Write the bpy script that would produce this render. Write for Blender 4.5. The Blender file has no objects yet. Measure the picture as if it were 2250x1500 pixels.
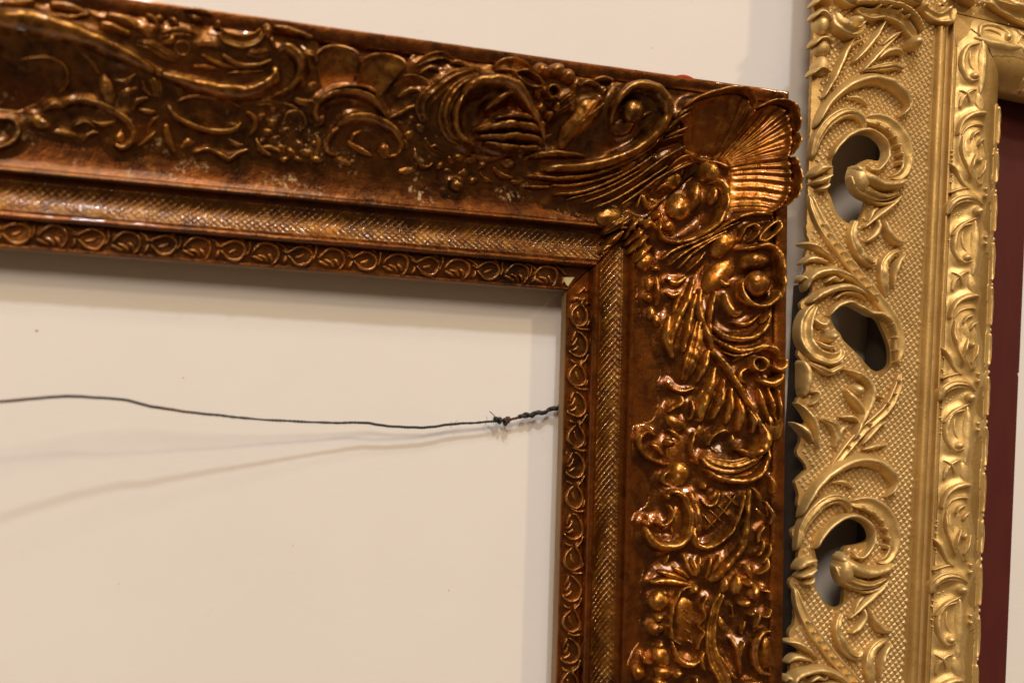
import bpy, math, random
import numpy as np
from mathutils import Matrix, Vector
from mathutils.geometry import delaunay_2d_cdt

# ------------------------------------------------------------------ scene, camera, light
sc = bpy.context.scene
col = sc.collection
MM = 0.001
# wall coordinates (s right, t up, h out of the wall, in mm) -> world metres: the wall is the plane y = 0 facing -y
def W(s, t, h): return (s*MM, -h*MM, t*MM)

cam_d = bpy.data.cameras.new('camera'); cam = bpy.data.objects.new('camera', cam_d); col.objects.link(cam)
cam_d.sensor_width = 36.0; cam_d.lens = 36.0*2600/2250; cam_d.clip_start = 0.02; cam_d.clip_end = 50
_r, _u, _f = (0.94715166,0.03117331,0.31926785), (-0.05694615,0.99579867,0.07170876), (0.3156911,0.08610014,-0.94494756)
tw = lambda v: Vector((v[0], -v[2], v[1]))
R = Matrix((tw(_r), tw(_u), -tw(_f))).transposed().to_4x4()
cam.matrix_world = Matrix.Translation(Vector(W(-247.7, -90.4, 662.1))) @ R
cam_d.dof.use_dof = True; cam_d.dof.focus_distance = 0.74; cam_d.dof.aperture_fstop = 5.0
sc.camera = cam
sc.render.resolution_x, sc.render.resolution_y = 1024, 682
sc.view_settings.view_transform = 'Standard'; sc.view_settings.look = 'None'
sc.view_settings.gamma = 1.0; sc.view_settings.use_curve_mapping = False
sc.view_settings.exposure = 0.0

wd = bpy.data.worlds.new('World'); sc.world = wd; wd.use_nodes = True
bg = wd.node_tree.nodes['Background']; bg.inputs[0].default_value = (1.0, 0.64, 0.36, 1); bg.inputs[1].default_value = 0.155

def lamp(name, s, t, h, power, radius, colour):
    l = bpy.data.lights.new(name, 'AREA'); l.shape = 'DISK'; l.size = radius*2; l.energy = power; l.color = colour
    o = bpy.data.objects.new(name, l); col.objects.link(o); o.location = W(s, t, h)
    o.rotation_euler = (Vector(W(0, -40, 0)) - o.location).to_track_quat('-Z', 'Y').to_euler()
lamp('gallery_spot', 3040, 3360, 4000, 74, 0.19, (1.0, 0.78, 0.46))
lamp('gallery_spot', -400, 5280, 4000, 170, 0.18, (0.88, 0.94, 1.0))
lamp('gallery_spot', -1100, 5760, 3520, 44, 0.32, (1.0, 0.92, 0.82))
lamp('gallery_spot', -1900, 2000, 3700, 84, 0.54, (1.0, 0.86, 0.68))
lamp('ceiling_panel', -800, 6200, 5700, 185, 2.2, (1.0, 0.80, 0.56))

# ------------------------------------------------------------------ materials
def nt(name):
    m = bpy.data.materials.new(name); m.use_nodes = True; t = m.node_tree
    return m, t, t.nodes['Principled BSDF'], t.nodes.new, t.links.new
def noise(t, scale, detail=4, rough=.55, vec=None, dist=0.0):
    n = t.nodes.new('ShaderNodeTexNoise'); n.inputs['Scale'].default_value = scale; n.inputs['Detail'].default_value = detail
    n.inputs['Roughness'].default_value = rough; n.inputs['Distortion'].default_value = dist
    if vec is not None: t.links.new(vec, n.inputs['Vector'])
    return n.outputs[0]
def ramp(t, fac, stops, interp='LINEAR'):
    r = t.nodes.new('ShaderNodeValToRGB'); e = r.color_ramp.elements; r.color_ramp.interpolation = interp
    while len(e) < len(stops): e.new(.5)
    for x, (p, c) in zip(e, stops):
        x.position = p; x.color = (c, c, c, 1) if isinstance(c, (int, float)) else (*c, 1)
    t.links.new(fac, r.inputs[0]); return r.outputs[0]
def mix(t, fac, a, b, mode='MIX'):
    m = t.nodes.new('ShaderNodeMix'); m.data_type = 'RGBA'; m.blend_type = mode
    for i, v in ((0, fac), (6, a), (7, b)):
        if isinstance(v, (int, float)): m.inputs[i].default_value = v
        elif isinstance(v, tuple): m.inputs[i].default_value = (*v, 1)
        else: t.links.new(v, m.inputs[i])
    return m.outputs[2]
def math_(t, op, a, b=0.0):
    m = t.nodes.new('ShaderNodeMath'); m.operation = op
    for i, v in ((0, a), (1, b)):
        if isinstance(v, (int, float)): m.inputs[i].default_value = v
        else: t.links.new(v, m.inputs[i])
    return m.outputs[0]
def bump(t, height, strength, distance, bsdf):
    b = t.nodes.new('ShaderNodeBump'); b.inputs['Strength'].default_value = strength; b.inputs['Distance'].default_value = distance
    t.links.new(height, b.inputs['Height']); t.links.new(b.outputs[0], bsdf.inputs['Normal']); return b
def coords(t):
    g = t.nodes.new('ShaderNodeNewGeometry'); return g

def bronze(name, dark, mid, gold, goldness, flecks=0.0, rough=(.16, .46), metal=.82):
    m, t, b, N, L = nt(name)
    g = coords(t); pos = g.outputs['Position']
    oi = N('ShaderNodeObjectInfo')
    n1 = noise(t, 34, 5, .6, pos, .3); n2 = noise(t, 170, 5, .65, pos); n3 = noise(t, 620, 3, .6, pos)
    c = mix(t, ramp(t, n1, [(.34, 0), (.62, 1)]), dark, mid)
    v = math_(t, 'ADD', math_(t, 'MULTIPLY', oi.outputs['Random'], .12), n2)
    c = mix(t, math_(t, 'MULTIPLY', ramp(t, v, [(.5, 0), (.72, 1)]), goldness), c, gold)
    # gilding rubbed through to bright leaf along worn ridges
    pt = ramp(t, g.outputs['Pointiness'], [(.515, 0), (.60, 1)])
    c = mix(t, math_(t, 'MULTIPLY', math_(t, 'MULTIPLY', pt, ramp(t, n2, [(.3, .15), (.6, 1)])), .8*min(1, goldness*1.6)), c, gold)
    rg = mix(t, n2, (rough[0],)*3, (rough[1],)*3)
    mt = metal
    if flecks > 0:
        sx = N('ShaderNodeSeparateXYZ'); L(pos, sx.inputs[0])
        zone = math_(t, 'MULTIPLY', ramp(t, math_(t, 'MULTIPLY', sx.outputs[2], 10.0), [(.36, 0), (.44, 1), (.72, 1), (.95, 0)]),
                     ramp(t, math_(t, 'ADD', math_(t, 'MULTIPLY', sx.outputs[0], 2.0), .8), [(.12, .55), (.5, 1), (.72, 1), (.86, 0)]))
        patch = math_(t, 'MULTIPLY', ramp(t, noise(t, 48, 3, .6, pos), [(.52, 0), (.60, 1)]), ramp(t, noise(t, 330, 7, .75, pos), [(.555, 0), (.58, 1)]))
        fl = math_(t, 'MULTIPLY', math_(t, 'MULTIPLY', zone, patch), flecks)
        c = mix(t, fl, c, (.46, .36, .23)); rg = mix(t, fl, rg, (.7, .7, .7))
        mt = math_(t, 'SUBTRACT', metal, math_(t, 'MULTIPLY', fl, metal))
    L(c, b.inputs['Base Color']); L(rg, b.inputs['Roughness'])
    if isinstance(mt, float): b.inputs['Metallic'].default_value = mt
    else: L(mt, b.inputs['Metallic'])
    b.inputs['Coat Weight'].default_value = .55; b.inputs['Coat Roughness'].default_value = .05; b.inputs['Coat Tint'].default_value = (1, .74, .40, 1)
    h = math_(t, 'ADD', math_(t, 'MULTIPLY', n2, .7), math_(t, 'MULTIPLY', n3, .3))
    bump(t, h, .55, .0012, b)
    return m
BR_BASE = bronze('brown_varnished_moulding_shaded', (0.0253, 0.0068, 0.0015), (0.1266, 0.0369, 0.0046), (0.2234, 0.0921, 0.0137), .4, 1.0)  # upper rail: its shade is put into the brown as a darker copy
BR_RIGHT = bronze('brown_varnished_moulding_lit', (0.0521, 0.0138, 0.0023), (0.2085, 0.0614, 0.0053), (0.3128, 0.1229, 0.0152), .45)  # same brown on the upright rail, its stronger light put into the colour
BR_ORN = bronze('bronze_ornament_shaded', (0.0559, 0.0184, 0.0038), (0.2234, 0.0806, 0.0105), (0.4618, 0.2610, 0.0569), .6, .8)  # upper rail ornament, shade mixed into the bronze
BR_ORN_R = bronze('bronze_ornament_lit', (0.0968, 0.0292, 0.0038), (0.3352, 0.1229, 0.0128), (0.5958, 0.3454, 0.0682), .7)  # same bronze, brightened for the light on the upright rail
BR_BED = bronze('bronze_relief_bed_shaded', (0.0298, 0.0092, 0.0021), (0.1266, 0.0414, 0.0053), (0.2830, 0.1381, 0.0257), .42, 1.0)  # bed on the upper rail, darkened for the shade there
BR_BED_R = bronze('bronze_relief_bed_lit', (0.0410, 0.0107, 0.0019), (0.1564, 0.0476, 0.0048), (0.2830, 0.1229, 0.0152), .42)  # bed on the upright rail, coloured as the better lit side
BR_STRIP = bronze('copper_ornament', (0.0745, 0.0215, 0.0061), (0.2681, 0.0960, 0.0213), (0.4767, 0.2533, 0.0644), .5)
BR_HATCH = bronze('copper_hatching', (0.0447, 0.0154, 0.0038), (0.1564, 0.0614, 0.0099), (0.3277, 0.1765, 0.0350), .6, 0.0, (.28, .52))

def gold_mat(name, a, b_, c_):
    m, t, b, N, L = nt(name)
    g = coords(t); pos = g.outputs['Position']
    n1 = noise(t, 28, 5, .6, pos); n2 = noise(t, 240, 5, .65, pos); n3 = noise(t, 1100, 3, .6, pos)
    c = mix(t, ramp(t, n1, [(.35, 0), (.65, 1)]), a, b_)
    c = mix(t, math_(t, 'MULTIPLY', ramp(t, n2, [(.55, 0), (.75, 1)]), .35), c, c_)
    n4 = noise(t, 75, 6, .7, pos, .6)
    c = mix(t, math_(t, 'MULTIPLY', ramp(t, n4, [(.58, 0), (.74, 1)]), .55), c, (.17, .09, .03))
    pt = ramp(t, g.outputs['Pointiness'], [(.52, 0), (.62, 1)])
    c = mix(t, math_(t, 'MULTIPLY', pt, .6), c, (.84, .64, .34))
    L(c, b.inputs['Base Color']); b.inputs['Metallic'].default_value = .63
    L(mix(t, ramp(t, n4, [(.4, 0), (.7, 1)]), (.42,)*3, (.64,)*3), b.inputs['Roughness'])
    bump(t, math_(t, 'ADD', math_(t, 'MULTIPLY', n2, .6), math_(t, 'MULTIPLY', n3, .4)), .4, .0008, b)
    return m
GOLD = gold_mat('gold_paint', (.38, .218, .063), (.51, .315, .102), (.25, .125, .03))
GOLD_O = gold_mat('gold_paint_ornament', (.52, .325, .106), (.67, .455, .175), (.36, .195, .048))

def plain(name, base, rough, var=.25, sc_=60, bmp=.3, dist=.0006, metal=0.0, stretch=None):
    m, t, b, N, L = nt(name)
    g = coords(t); pos = g.outputs['Position']
    if stretch:
        mp = N('ShaderNodeMapping'); mp.inputs['Scale'].default_value = stretch; L(pos, mp.inputs[0]); pos = mp.outputs[0]
    n = noise(t, sc_, 6, .62, pos)
    lo = tuple(x*(1-var) for x in base); hi = tuple(min(1, x*(1+var)) for x in base)
    L(mix(t, ramp(t, n, [(.3, 0), (.7, 1)]), lo, hi), b.inputs['Base Color'])
    b.inputs['Roughness'].default_value = rough; b.inputs['Metallic'].default_value = metal
    bump(t, n, bmp, dist, b)
    return m
def wall_mat():
    m, t, b, N, L = nt('painted_plaster_wall')
    pos = coords(t).outputs['Position']
    c = mix(t, ramp(t, noise(t, 7, 4, .6, pos), [(.35, 0), (.65, 1)]), (.740, .692, .670), (.760, .712, .692))
    c = mix(t, math_(t, 'MULTIPLY', ramp(t, noise(t, 95, 2, .5, pos), [(.70, 0), (.76, 1)]), .10), c, (.52, .45, .38))
    for s, tt, r in ((-288, -39.5, .8), (-213, -60.5, .45), (-150, -150, .35), (-60, -175, .4), (-240, -170, .35), (60, 160, .4)):
        d = N('ShaderNodeVectorMath'); d.operation = 'DISTANCE'; L(pos, d.inputs[0]); d.inputs[1].default_value = W(s, tt, 0)
        c = mix(t, ramp(t, math_(t, 'MULTIPLY', d.outputs['Value'], .5/(r*MM)), [(.35, .75), (.6, 0)]), c, (.30, .17, .10))
    L(c, b.inputs['Base Color']); b.inputs['Roughness'].default_value = .62
    h = math_(t, 'ADD', math_(t, 'MULTIPLY', noise(t, 420, 3, .6, pos), .35), math_(t, 'MULTIPLY', noise(t, 40, 3, .5, pos), .9))
    bump(t, h, .16, .0012, b)
    return m
WALL = wall_mat()
WOOD = plain('bare_pale_wood', (.24, .15, .07), .7, .3, 90, .4, .0005, stretch=(1, 1, .15))
CHIP = plain('exposed_gesso', (.46, .36, .19), .8, .15, 200, .3)
DARKWOOD = plain('dark_back_wood', (.045, .028, .016), .8, .3, 80, .3)
MAROON = plain('maroon_paint', (.075, .012, .0095), .55, .12, 22, .25, .0005, stretch=(4, 4, 1.2)); MAROON.node_tree.nodes['Principled BSDF'].inputs['Specular IOR Level'].default_value = .3
def wire_mat():
    m, t, b, N, L = nt('dark_tarnished_wire'); pos = coords(t).outputs['Position']
    c = mix(t, noise(t, 500, 4, .6, pos), (.006, .008, .0075), (.020, .025, .023))
    c = mix(t, math_(t, 'MULTIPLY', ramp(t, noise(t, 26, 3, .5, pos), [(.50, 0), (.62, 1)]), .8), c, (.09, .024, .010))
    L(c, b.inputs['Base Color']); b.inputs['Roughness'].default_value = .6; b.inputs['Metallic'].default_value = .1
    bump(t, noise(t, 900, 3, .6, pos), .5, .0003, b); return m
WIRE = wire_mat()
FIBRE = plain('grey_green_fibre', (.10, .12, .11), .8, .3, 400, .2)
RED = plain('red_plastic', (.42, .03, .02), .4, .1, 100, .05)
NAIL = plain('bright_nail', (.75, .72, .66), .2, .1, 300, .1, .0002, .9)

# ------------------------------------------------------------------ helpers
def mesh_obj(name, verts, faces, mat, parent=None, smooth=True, angle=None):
    me = bpy.data.meshes.new(name)
    me.from_pydata(verts if isinstance(verts, list) else verts.tolist(), [], faces if isinstance(faces, list) else faces.tolist())
    me.materials.append(mat)
    if smooth:
        me.polygons.foreach_set('use_smooth', [True]*len(me.polygons))
        if angle: me.set_sharp_from_angle(angle=math.radians(angle))
    me.update()
    o = bpy.data.objects.new(name, me); col.objects.link(o)
    if parent is not None: o.parent = parent
    return o
def thing(name, label, cat):
    o = bpy.data.objects.new(name, None); col.objects.link(o); o['label'] = label; o['category'] = cat; o.empty_display_size = .02
    return o
def grid_faces(nu, nv, closed_u=False, off=0):
    u = np.arange(nu if closed_u else nu-1); v = np.arange(nv-1)
    U, V = np.meshgrid(u, v, indexing='ij'); U2 = (U+1) % nu
    return (np.stack([U*nv+V, U2*nv+V, U2*nv+V+1, U*nv+V+1], -1).reshape(-1, 4)+off)
def crom(P, n, closed=False):
    P = np.asarray(P, float)
    if closed: Q = np.vstack([P[-1], P, P[0], P[1]]); segs = len(P)
    else: Q = np.vstack([2*P[0]-P[1], P, 2*P[-1]-P[-2]]); segs = len(P)-1
    x = np.linspace(0, segs, n, endpoint=not closed); i = np.minimum(x.astype(int), segs-1); f = (x-i)[:, None]
    a, b, c, d = Q[i], Q[i+1], Q[i+2], Q[i+3]
    return .5*(2*b+(c-a)*f+(2*a-5*b+4*c-d)*f**2+(3*b-a-3*c+d)*f**3)
def wob(x, y, k=1.0):   # smooth hand-modelled unevenness
    return (np.sin(x*.9*k+1.3*np.sin(y*.7*k))+np.sin(y*1.1*k+2.1+1.7*np.sin(x*.5*k))+.6*np.sin((x+y)*1.9*k+.7)+.5*np.sin((x*1.3-y)*2.6*k))/3.1

BD = np.array([-40,0,15,21,36,40,45,52,60,70,80,90,100,107,112,118,125,160.]); BH = np.array([18.8,18.8,19.2,21.5,25,28.5,27,26.5,27.5,31,36,42,47.5,51,52,54,55,55.])
GD = np.array([-20,0,6,14,88,90,93,96,101,103,106.5,113.5,122.7,132,139,143.6,146,166.]); GHH = np.array([36,36,39.5,42,42,43,45,42,41,42.5,43,45.3,47.2,46.5,42.5,37,33,33.])
G0 = (141.985, -23.468); GT = math.radians(-3.0); ATOP = 330.0
def base_b(x, y): return np.interp(np.maximum(x, y), BD, BH)
def base_g(x, y): return np.interp(np.minimum(x, ATOP-y), GD, GHH)
def to_b(x, y, h): return np.stack([x*MM, -h*MM, y*MM], -1)
def to_g(x, y, h):
    c, s = math.cos(GT), math.sin(GT)
    return np.stack([(G0[0]+x*c-y*s)*MM, -h*MM, (G0[1]+x*s+y*c)*MM], -1)
FR = {'b': (base_b, to_b), 'g': (base_g, to_g)}
SINK = -1.3
def prof_v(prof, v):
    a = np.abs(v)
    if prof == 'cup': return (1-a**6)*(.42+.8*a**2.2)/.95
    if prof == 'ridge': return .55*np.sqrt(1-v*v)+.45*(1-a)**1.3
    if prof == 'fl2': return np.sqrt(1-v*v)**.9*(.80+.20*np.cos(3*math.pi*v))
    return np.sqrt(np.maximum(0, 1-v*v))**1.15
def stroke_mesh(fr, pts, h, prof='round', closed=False, nu=None, nv=None):
    base, to = FR[fr]
    P = np.array(pts, float).reshape(-1, 3)
    L = np.hypot(*np.diff(P[:, :2], axis=0).T).sum()
    nu = nu or int(min(64, max(12, L/.9))); nv = nv or (15 if prof == 'fl2' else 13 if prof == 'cup' else 11)
    C = crom(P, nu, closed); xy = C[:, :2]; w = np.maximum(C[:, 2], .4)/2
    T = (np.roll(xy, -1, 0)-np.roll(xy, 1, 0)) if closed else np.gradient(xy, axis=0)
    T /= np.maximum(np.hypot(T[:, 0], T[:, 1])[:, None], 1e-6); Nn = np.stack([-T[:, 1], T[:, 0]], -1)
    e = np.ones(nu)
    if not closed:
        cum = np.r_[0, np.cumsum(np.hypot(*np.diff(xy, axis=0).T))]; tot = cum[-1]
        r0 = max(w[0]*1.2, .12*tot*.5, .6); r1 = max(w[-1]*1.2, .12*tot*.5, .6)
        e = np.sqrt(np.clip(1-(1-np.clip(cum/r0, 0, 1))**2, 0, 1))*np.sqrt(np.clip(1-(1-np.clip((tot-cum)/r1, 0, 1))**2, 0, 1))
    v = np.sin(np.linspace(-math.pi/2, math.pi/2, nv))
    wk = w*(.25+.75*e)
    X = xy[:, None, 0]+Nn[:, None, 0]*wk[:, None]*v; Y = xy[:, None, 1]+Nn[:, None, 1]*wk[:, None]*v
    # wide parts of a piece stand a little prouder than its thin tips
    hw = np.clip(.62+.38*w/max(w.max(), .1), 0, 1)
    d = h*(e*hw)[:, None]*prof_v(prof, v)[None, :]
    d = d*(1+.10*wob(X, Y, .55))+.10*wob(X, Y, 1.6)*min(1, h/5)
    edge = (np.abs(v) > .999)[None, :] | (e < 1e-3)[:, None]
    d = np.where(edge, SINK, d+SINK*(1-np.minimum(1, d/h*4)))
    Z = base(X, Y)+d
    return to(X, Y, Z).reshape(-1, 3), grid_faces(nu, nv, closed)
def dome_mesh(fr, x, y, rx, ry, ang, h, n=20, m=8):
    base, to = FR[fr]
    r = np.sin(np.linspace(0, math.pi/2, m)); th = np.linspace(0, 2*math.pi, n, endpoint=False); a = math.radians(ang)
    rr, tt = np.meshgrid(r[1:], th, indexing='ij')
    k = 1+.07*np.sin(2*tt+x)+.05*np.sin(3*tt+y)
    lx, ly = rr*k*np.cos(tt)*rx, rr*k*np.sin(tt)*ry
    X = np.r_[x, (x+lx*math.cos(a)-ly*math.sin(a)).ravel()]; Y = np.r_[y, (y+lx*math.sin(a)+ly*math.cos(a)).ravel()]
    R_ = np.r_[0, rr.ravel()]
    d = h*np.sqrt(np.maximum(0, 1-R_**2)); d = np.where(R_ > .999, SINK, d*(1+.06*wob(X, Y, .9)))
    Z = base(X, Y)*.5+.5*float(base(np.array(x), np.array(y)))+d
    Z = np.where(R_ > .999, base(X, Y)+SINK, Z)
    V = to(X, Y, Z); F = []
    for j in range(n): F.append((0, 1+j, 1+(j+1) % n))
    for i in range(m-2):
        for j in range(n):
            F.append((1+i*n+j, 1+(i+1)*n+j, 1+(i+1)*n+(j+1) % n, 1+i*n+(j+1) % n))
    return V, F
def ball_mesh(fr, x, y, rx, ry, ang, h, n=28, m=16):
    base, to = FR[fr]; a = math.radians(ang); z0 = float(base(np.array(x), np.array(y)))+h-rx*.95
    th = np.linspace(0, 2*math.pi, n, endpoint=False); ph = np.linspace(0, math.pi*.72, m)[1:]
    P, T_ = np.meshgrid(ph, th, indexing='ij'); lx, ly = np.sin(P)*np.cos(T_)*rx, np.sin(P)*np.sin(T_)*ry
    lx, ly = lx*(1+.03*np.sin(3*T_+1)), ly*(1+.03*np.sin(2*T_))
    X = np.r_[x, (x+lx*math.cos(a)-ly*math.sin(a)).ravel()]; Y = np.r_[y, (y+lx*math.sin(a)+ly*math.cos(a)).ravel()]
    Z = np.r_[z0+rx*.95, (z0+np.cos(P)*rx*.95).ravel()]+.12*wob(X, Y, 1.2)
    F = [(0, 1+j, 1+(j+1) % n) for j in range(n)]
    for i in range(m-2):
        for j in range(n): F.append((1+i*n+j, 1+(i+1)*n+j, 1+(i+1)*n+(j+1) % n, 1+i*n+(j+1) % n))
    return to(X, Y, Z), F
def patch_mesh(fr, A, B, h, prof, bulge, fl, nu=30, nv=None):
    base, to = FR[fr]
    nv = nv or (17 if fl < 3 else 8*fl+9)
    A = crom(np.array(A).reshape(-1, 2), nu); B = crom(np.array(B).reshape(-1, 2), nu)
    v = np.sin(np.linspace(-math.pi/2, math.pi/2, nv)) if fl < 3 else np.linspace(-1, 1, nv); u = np.linspace(0, 1, nu)
    q = (v+1)/2
    X = A[:, None, 0]*(1-q)+B[:, None, 0]*q; Y = A[:, None, 1]*(1-q)+B[:, None, 1]*q
    mid = (A+B)/2; dr = mid[-1]-mid[-5]; dr /= np.hypot(*dr)
    bl = bulge*(u[:, None]**2)*(1-v[None, :]**2)**.7
    X = X+dr[0]*bl; Y = Y+dr[1]*bl
    av = np.abs(v)[None, :]; U = u[:, None]
    if prof == 'scoop':
        f = (.18+.70*U**1.8)*(.36+.64*av**2)
        f = f+(.22*np.exp(-((U-.92)/.06)**2))
    else:
        f = np.sqrt(np.clip(1-av**2, 0, 1))*(.55+.45*np.sin(math.pi*U))
    if fl:
        f = f*(1-.085*(1-np.cos(math.pi*fl*(v[None, :]+1)))*np.clip(U*3, 0, 1)*np.clip((1.02-U)*5, 0, 1))
    d = h*f*(1+.06*wob(X, Y, .5))+.08*wob(X, Y, 1.4)
    edge = (av > .999) | (U > .999) | (U < .001)
    drop = np.where(np.maximum(X, Y) > 122, -16., SINK) if fr == 'b' else SINK
    d = np.where(edge, drop, d)
    Z = base(X, Y)+d
    return to(X, Y, Z).reshape(-1, 3), grid_faces(nu, nv)
def fan_mesh(inner, outer, h, nu=34, per=14):
    """a scallop shell: smooth hollow lobe first, then ridged lobes, the rim rolled and standing proud"""
    A = np.array(inner).reshape(-1, 2); B = np.array(outer).reshape(-1, 2); k = len(A)-1; nv = k*per+1
    a, b = crom(A, nv), crom(B, nv); tt = np.linspace(0, k, nv)[None, :]; U = np.linspace(0, 1, nu)[:, None]
    bow = np.sin(math.pi*U)*.06; nrm = np.stack([-(b-a)[:, 1], (b-a)[:, 0]], -1)
    sgn = np.clip((tt-8)/6, -1, 1)
    X = a[None, :, 0]*(1-U)+b[None, :, 0]*U+nrm[None, :, 0]*bow*sgn; Y = a[None, :, 1]*(1-U)+b[None, :, 1]*U+nrm[None, :, 1]*bow*sgn
    fr = (tt % 5)/5; cup = .62+.38*np.abs(2*fr-1)**2.2
    cup = np.where(tt < 5, .45+.55*np.abs(2*fr-1)**2.0, cup)
    amp = np.interp(tt, [0, 1.2, 3], [.06, .09, .13])*np.clip(U*4, 0, 1)*np.clip((1.0-U)*6+.25, 0, 1)
    ph = np.where(tt < 5, tt*1.2, np.where(tt < 10, (tt-5)*1.5, (tt-10)*1.5))+.12*np.sin(tt*1.7)
    f = (.16+.62*U**1.5)*cup+.16*np.exp(-((U-.93)/.05)**2)
    f = f*(1-amp*(1-np.cos(2*math.pi*ph)))
    d = h*f*(1+.05*wob(X, Y, .45))+.10*wob(X, Y, 1.2)
    edge = (U > .999) | (U < .001) | (tt < .001) | (tt > k-.001)
    d = np.where(edge, np.where(np.maximum(X, Y) > 121, -16., SINK), d)
    return to_b(X, Y, base_b(X, Y)+d).reshape(-1, 3), grid_faces(nu, nv)
def joined(parts):
    V, F, o = [], [], 0
    for v, f in parts:
        V.append(np.asarray(v)); F += [tuple(int(i)+o for i in q) for q in f]; o += len(v)
    return np.vstack(V).tolist(), F
def tube_mesh(P, rad, n=7):
    P = np.asarray(P, float); m = len(P); T = np.gradient(P, axis=0); T /= np.linalg.norm(T, axis=1)[:, None]
    up = np.array([0, 1., 0]); S_ = np.cross(T, up); S_ /= np.linalg.norm(S_, axis=1)[:, None]; U_ = np.cross(S_, T)
    th = np.linspace(0, 2*math.pi, n, endpoint=False); rad = np.broadcast_to(rad, (m,))
    V = P[:, None]+rad[:, None, None]*(np.cos(th)[None, :, None]*S_[:, None]+np.sin(th)[None, :, None]*U_[:, None])
    V = V.reshape(-1, 3); F = []
    for i in range(m-1):
        for j in range(n): F.append((i*n+j, i*n+(j+1) % n, (i+1)*n+(j+1) % n, (i+1)*n+j))
    F.append(tuple(range(n))[::-1]); F.append(tuple((m-1)*n+j for j in range(n)))
    return V, F

# ------------------------------------------------------------------ the wall
wv = [W(-2500, -2000, 0), W(2500, -2000, 0), W(2500, 2500, 0), W(-2500, 2500, 0)]
wall = mesh_obj('wall', wv, [(0, 1, 2, 3)], WALL, smooth=False); wall['kind'] = 'structure'

# ------------------------------------------------------------------ brown frame
brown = thing('picture_frame', 'dark bronze brown carved picture frame with shell corner, empty, hung with a wire', 'picture frame')
BP = [(7, 1), (7, 11), (0, 11), (0, 18.4), (.25, 19.2), (.8, 19.7), (1.6, 19.6), (2.2, 18.7), (5, 18.6), (8, 18.7), (11, 18.9), (13.3, 19.0), (13.8, 20.4), (14.2, 23.4), (14.7, 25.0), (15.5, 25.7), (16.4, 25.7), (17.2, 25.3)]
def scoop(d):
    q = (d-17.6)/18.2; return 25.0-4.6*np.sin(np.pi/2*np.clip(q/.62, 0, 1))+4.4*np.clip((q-.55)/.45, 0, 1)**2.2
BP += [(17.6+18.2*i/16, float(scoop(17.6+18.2*i/16))) for i in range(17)]
BP += [(36.2, 25.6), (36.6, 27.2), (37.0, 28.6), (38.0, 29.4), (39.3, 29.1), (40.2, 27.6), (43, 26.7), (48, 26.2), (54, 26.2), (60, 27), (65, 28.6), (70, 30.5), (75, 33), (80, 35.4), (85, 38.4), (90, 41.4), (95, 44.2), (100, 47), (104, 49), (108, 50.6), (111, 51.4), (112.5, 51.2), (113.4, 50), (115.8, 50), (116.6, 52), (117.2, 53.8), (118.2, 54.8), (120, 55.3), (123.6, 56), (124.7, 55.6), (125, 54.5), (125, 1)]
BP = np.array(BP)
def brown_rail(name, mat, right):
    n = 140; far = -420. if not right else -330.
    V = np.zeros((n, len(BP), 3)); gap = .45
    for j, (d, h) in enumerate(BP):
        end = d-gap if d < 60 else d-.15
        u = far+(end-far)*np.linspace(0, 1, n)**.85
        x, y = (u, np.full(n, d)) if not right else (np.full(n, d), u)
        hh = h+(.22*wob(x*.12, y*.3, 1.)+.08*wob(x, y, .4))*(1 if 0 < j < len(BP)-1 and h > 12 else 0)
        dd = .10*wob(x*.1, y*.1+3, 1.)
        V[:, j] = to_b(x+(dd if right else 0), y+(0 if right else dd), hh)
    F = grid_faces(n, len(BP)).tolist()
    F.append(tuple((n-1)*len(BP)+j for j in range(len(BP)))); F.append(tuple(range(len(BP)))[::-1])
    o = mesh_obj(name, V.reshape(-1, 3), F, mat, brown, True, 38)
    # the sight edge's inner side is bare wood
    o.data.materials.append(WOOD)
    m = len(BP)-1
    for p in o.data.polygons:
        if p.index < (n-1)*m and (p.index % m) in (0, 1, 2): p.material_index = 1
    return o
top_rail = brown_rail('rail', BR_BASE, False); top_rail['label'] = 'upper rail of the brown frame, shade put into its colour'
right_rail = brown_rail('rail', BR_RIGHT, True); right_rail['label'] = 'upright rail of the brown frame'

# cross-hatched torus: fine raised lattice, too small to pick apart
def hatch_strip(right, mat, parent):
    nu_, nv_ = 1100, 41
    far = -330. if right else -330.
    v = np.linspace(18.6, 34.2, nv_); u = np.linspace(far, 0, nu_)
    U, Vv = np.meshgrid(u, v, indexing='ij'); U = U*(1-0)+ (Vv-1.2)*((U-far)/(0-far))
    c = 2.9; ph = math.pi/c
    arc = (Vv-26.7)*1.05
    r1 = np.abs(np.sin((U+arc)*ph*.72)); r2 = np.abs(np.sin((U-arc)*ph*.72))
    ridge = np.maximum(np.exp(-(r1/.30)**2), np.exp(-(r2/.30)**2))
    wear = np.clip(.7+.7*wob(U*.11, Vv*.2, 1.)+.35*wob(U*.7, Vv*.7, 1.), .08, 1.1)
    hh = scoop(Vv)+.12+.55*ridge*wear*np.clip((Vv-v[0])/1.2, 0, 1)*np.clip((v[-1]-Vv)/1.2, 0, 1)
    hh[:, 0] -= .6; hh[:, -1] -= .6
    x, y = (Vv, U) if right else (U, Vv)
    o = mesh_obj('hatching', to_b(x, y, hh).reshape(-1, 3), grid_faces(nu_, nv_), mat, parent); o['kind'] = 'stuff'
hatch_strip(False, BR_HATCH, top_rail); hatch_strip(True, BR_HATCH, right_rail)

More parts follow.
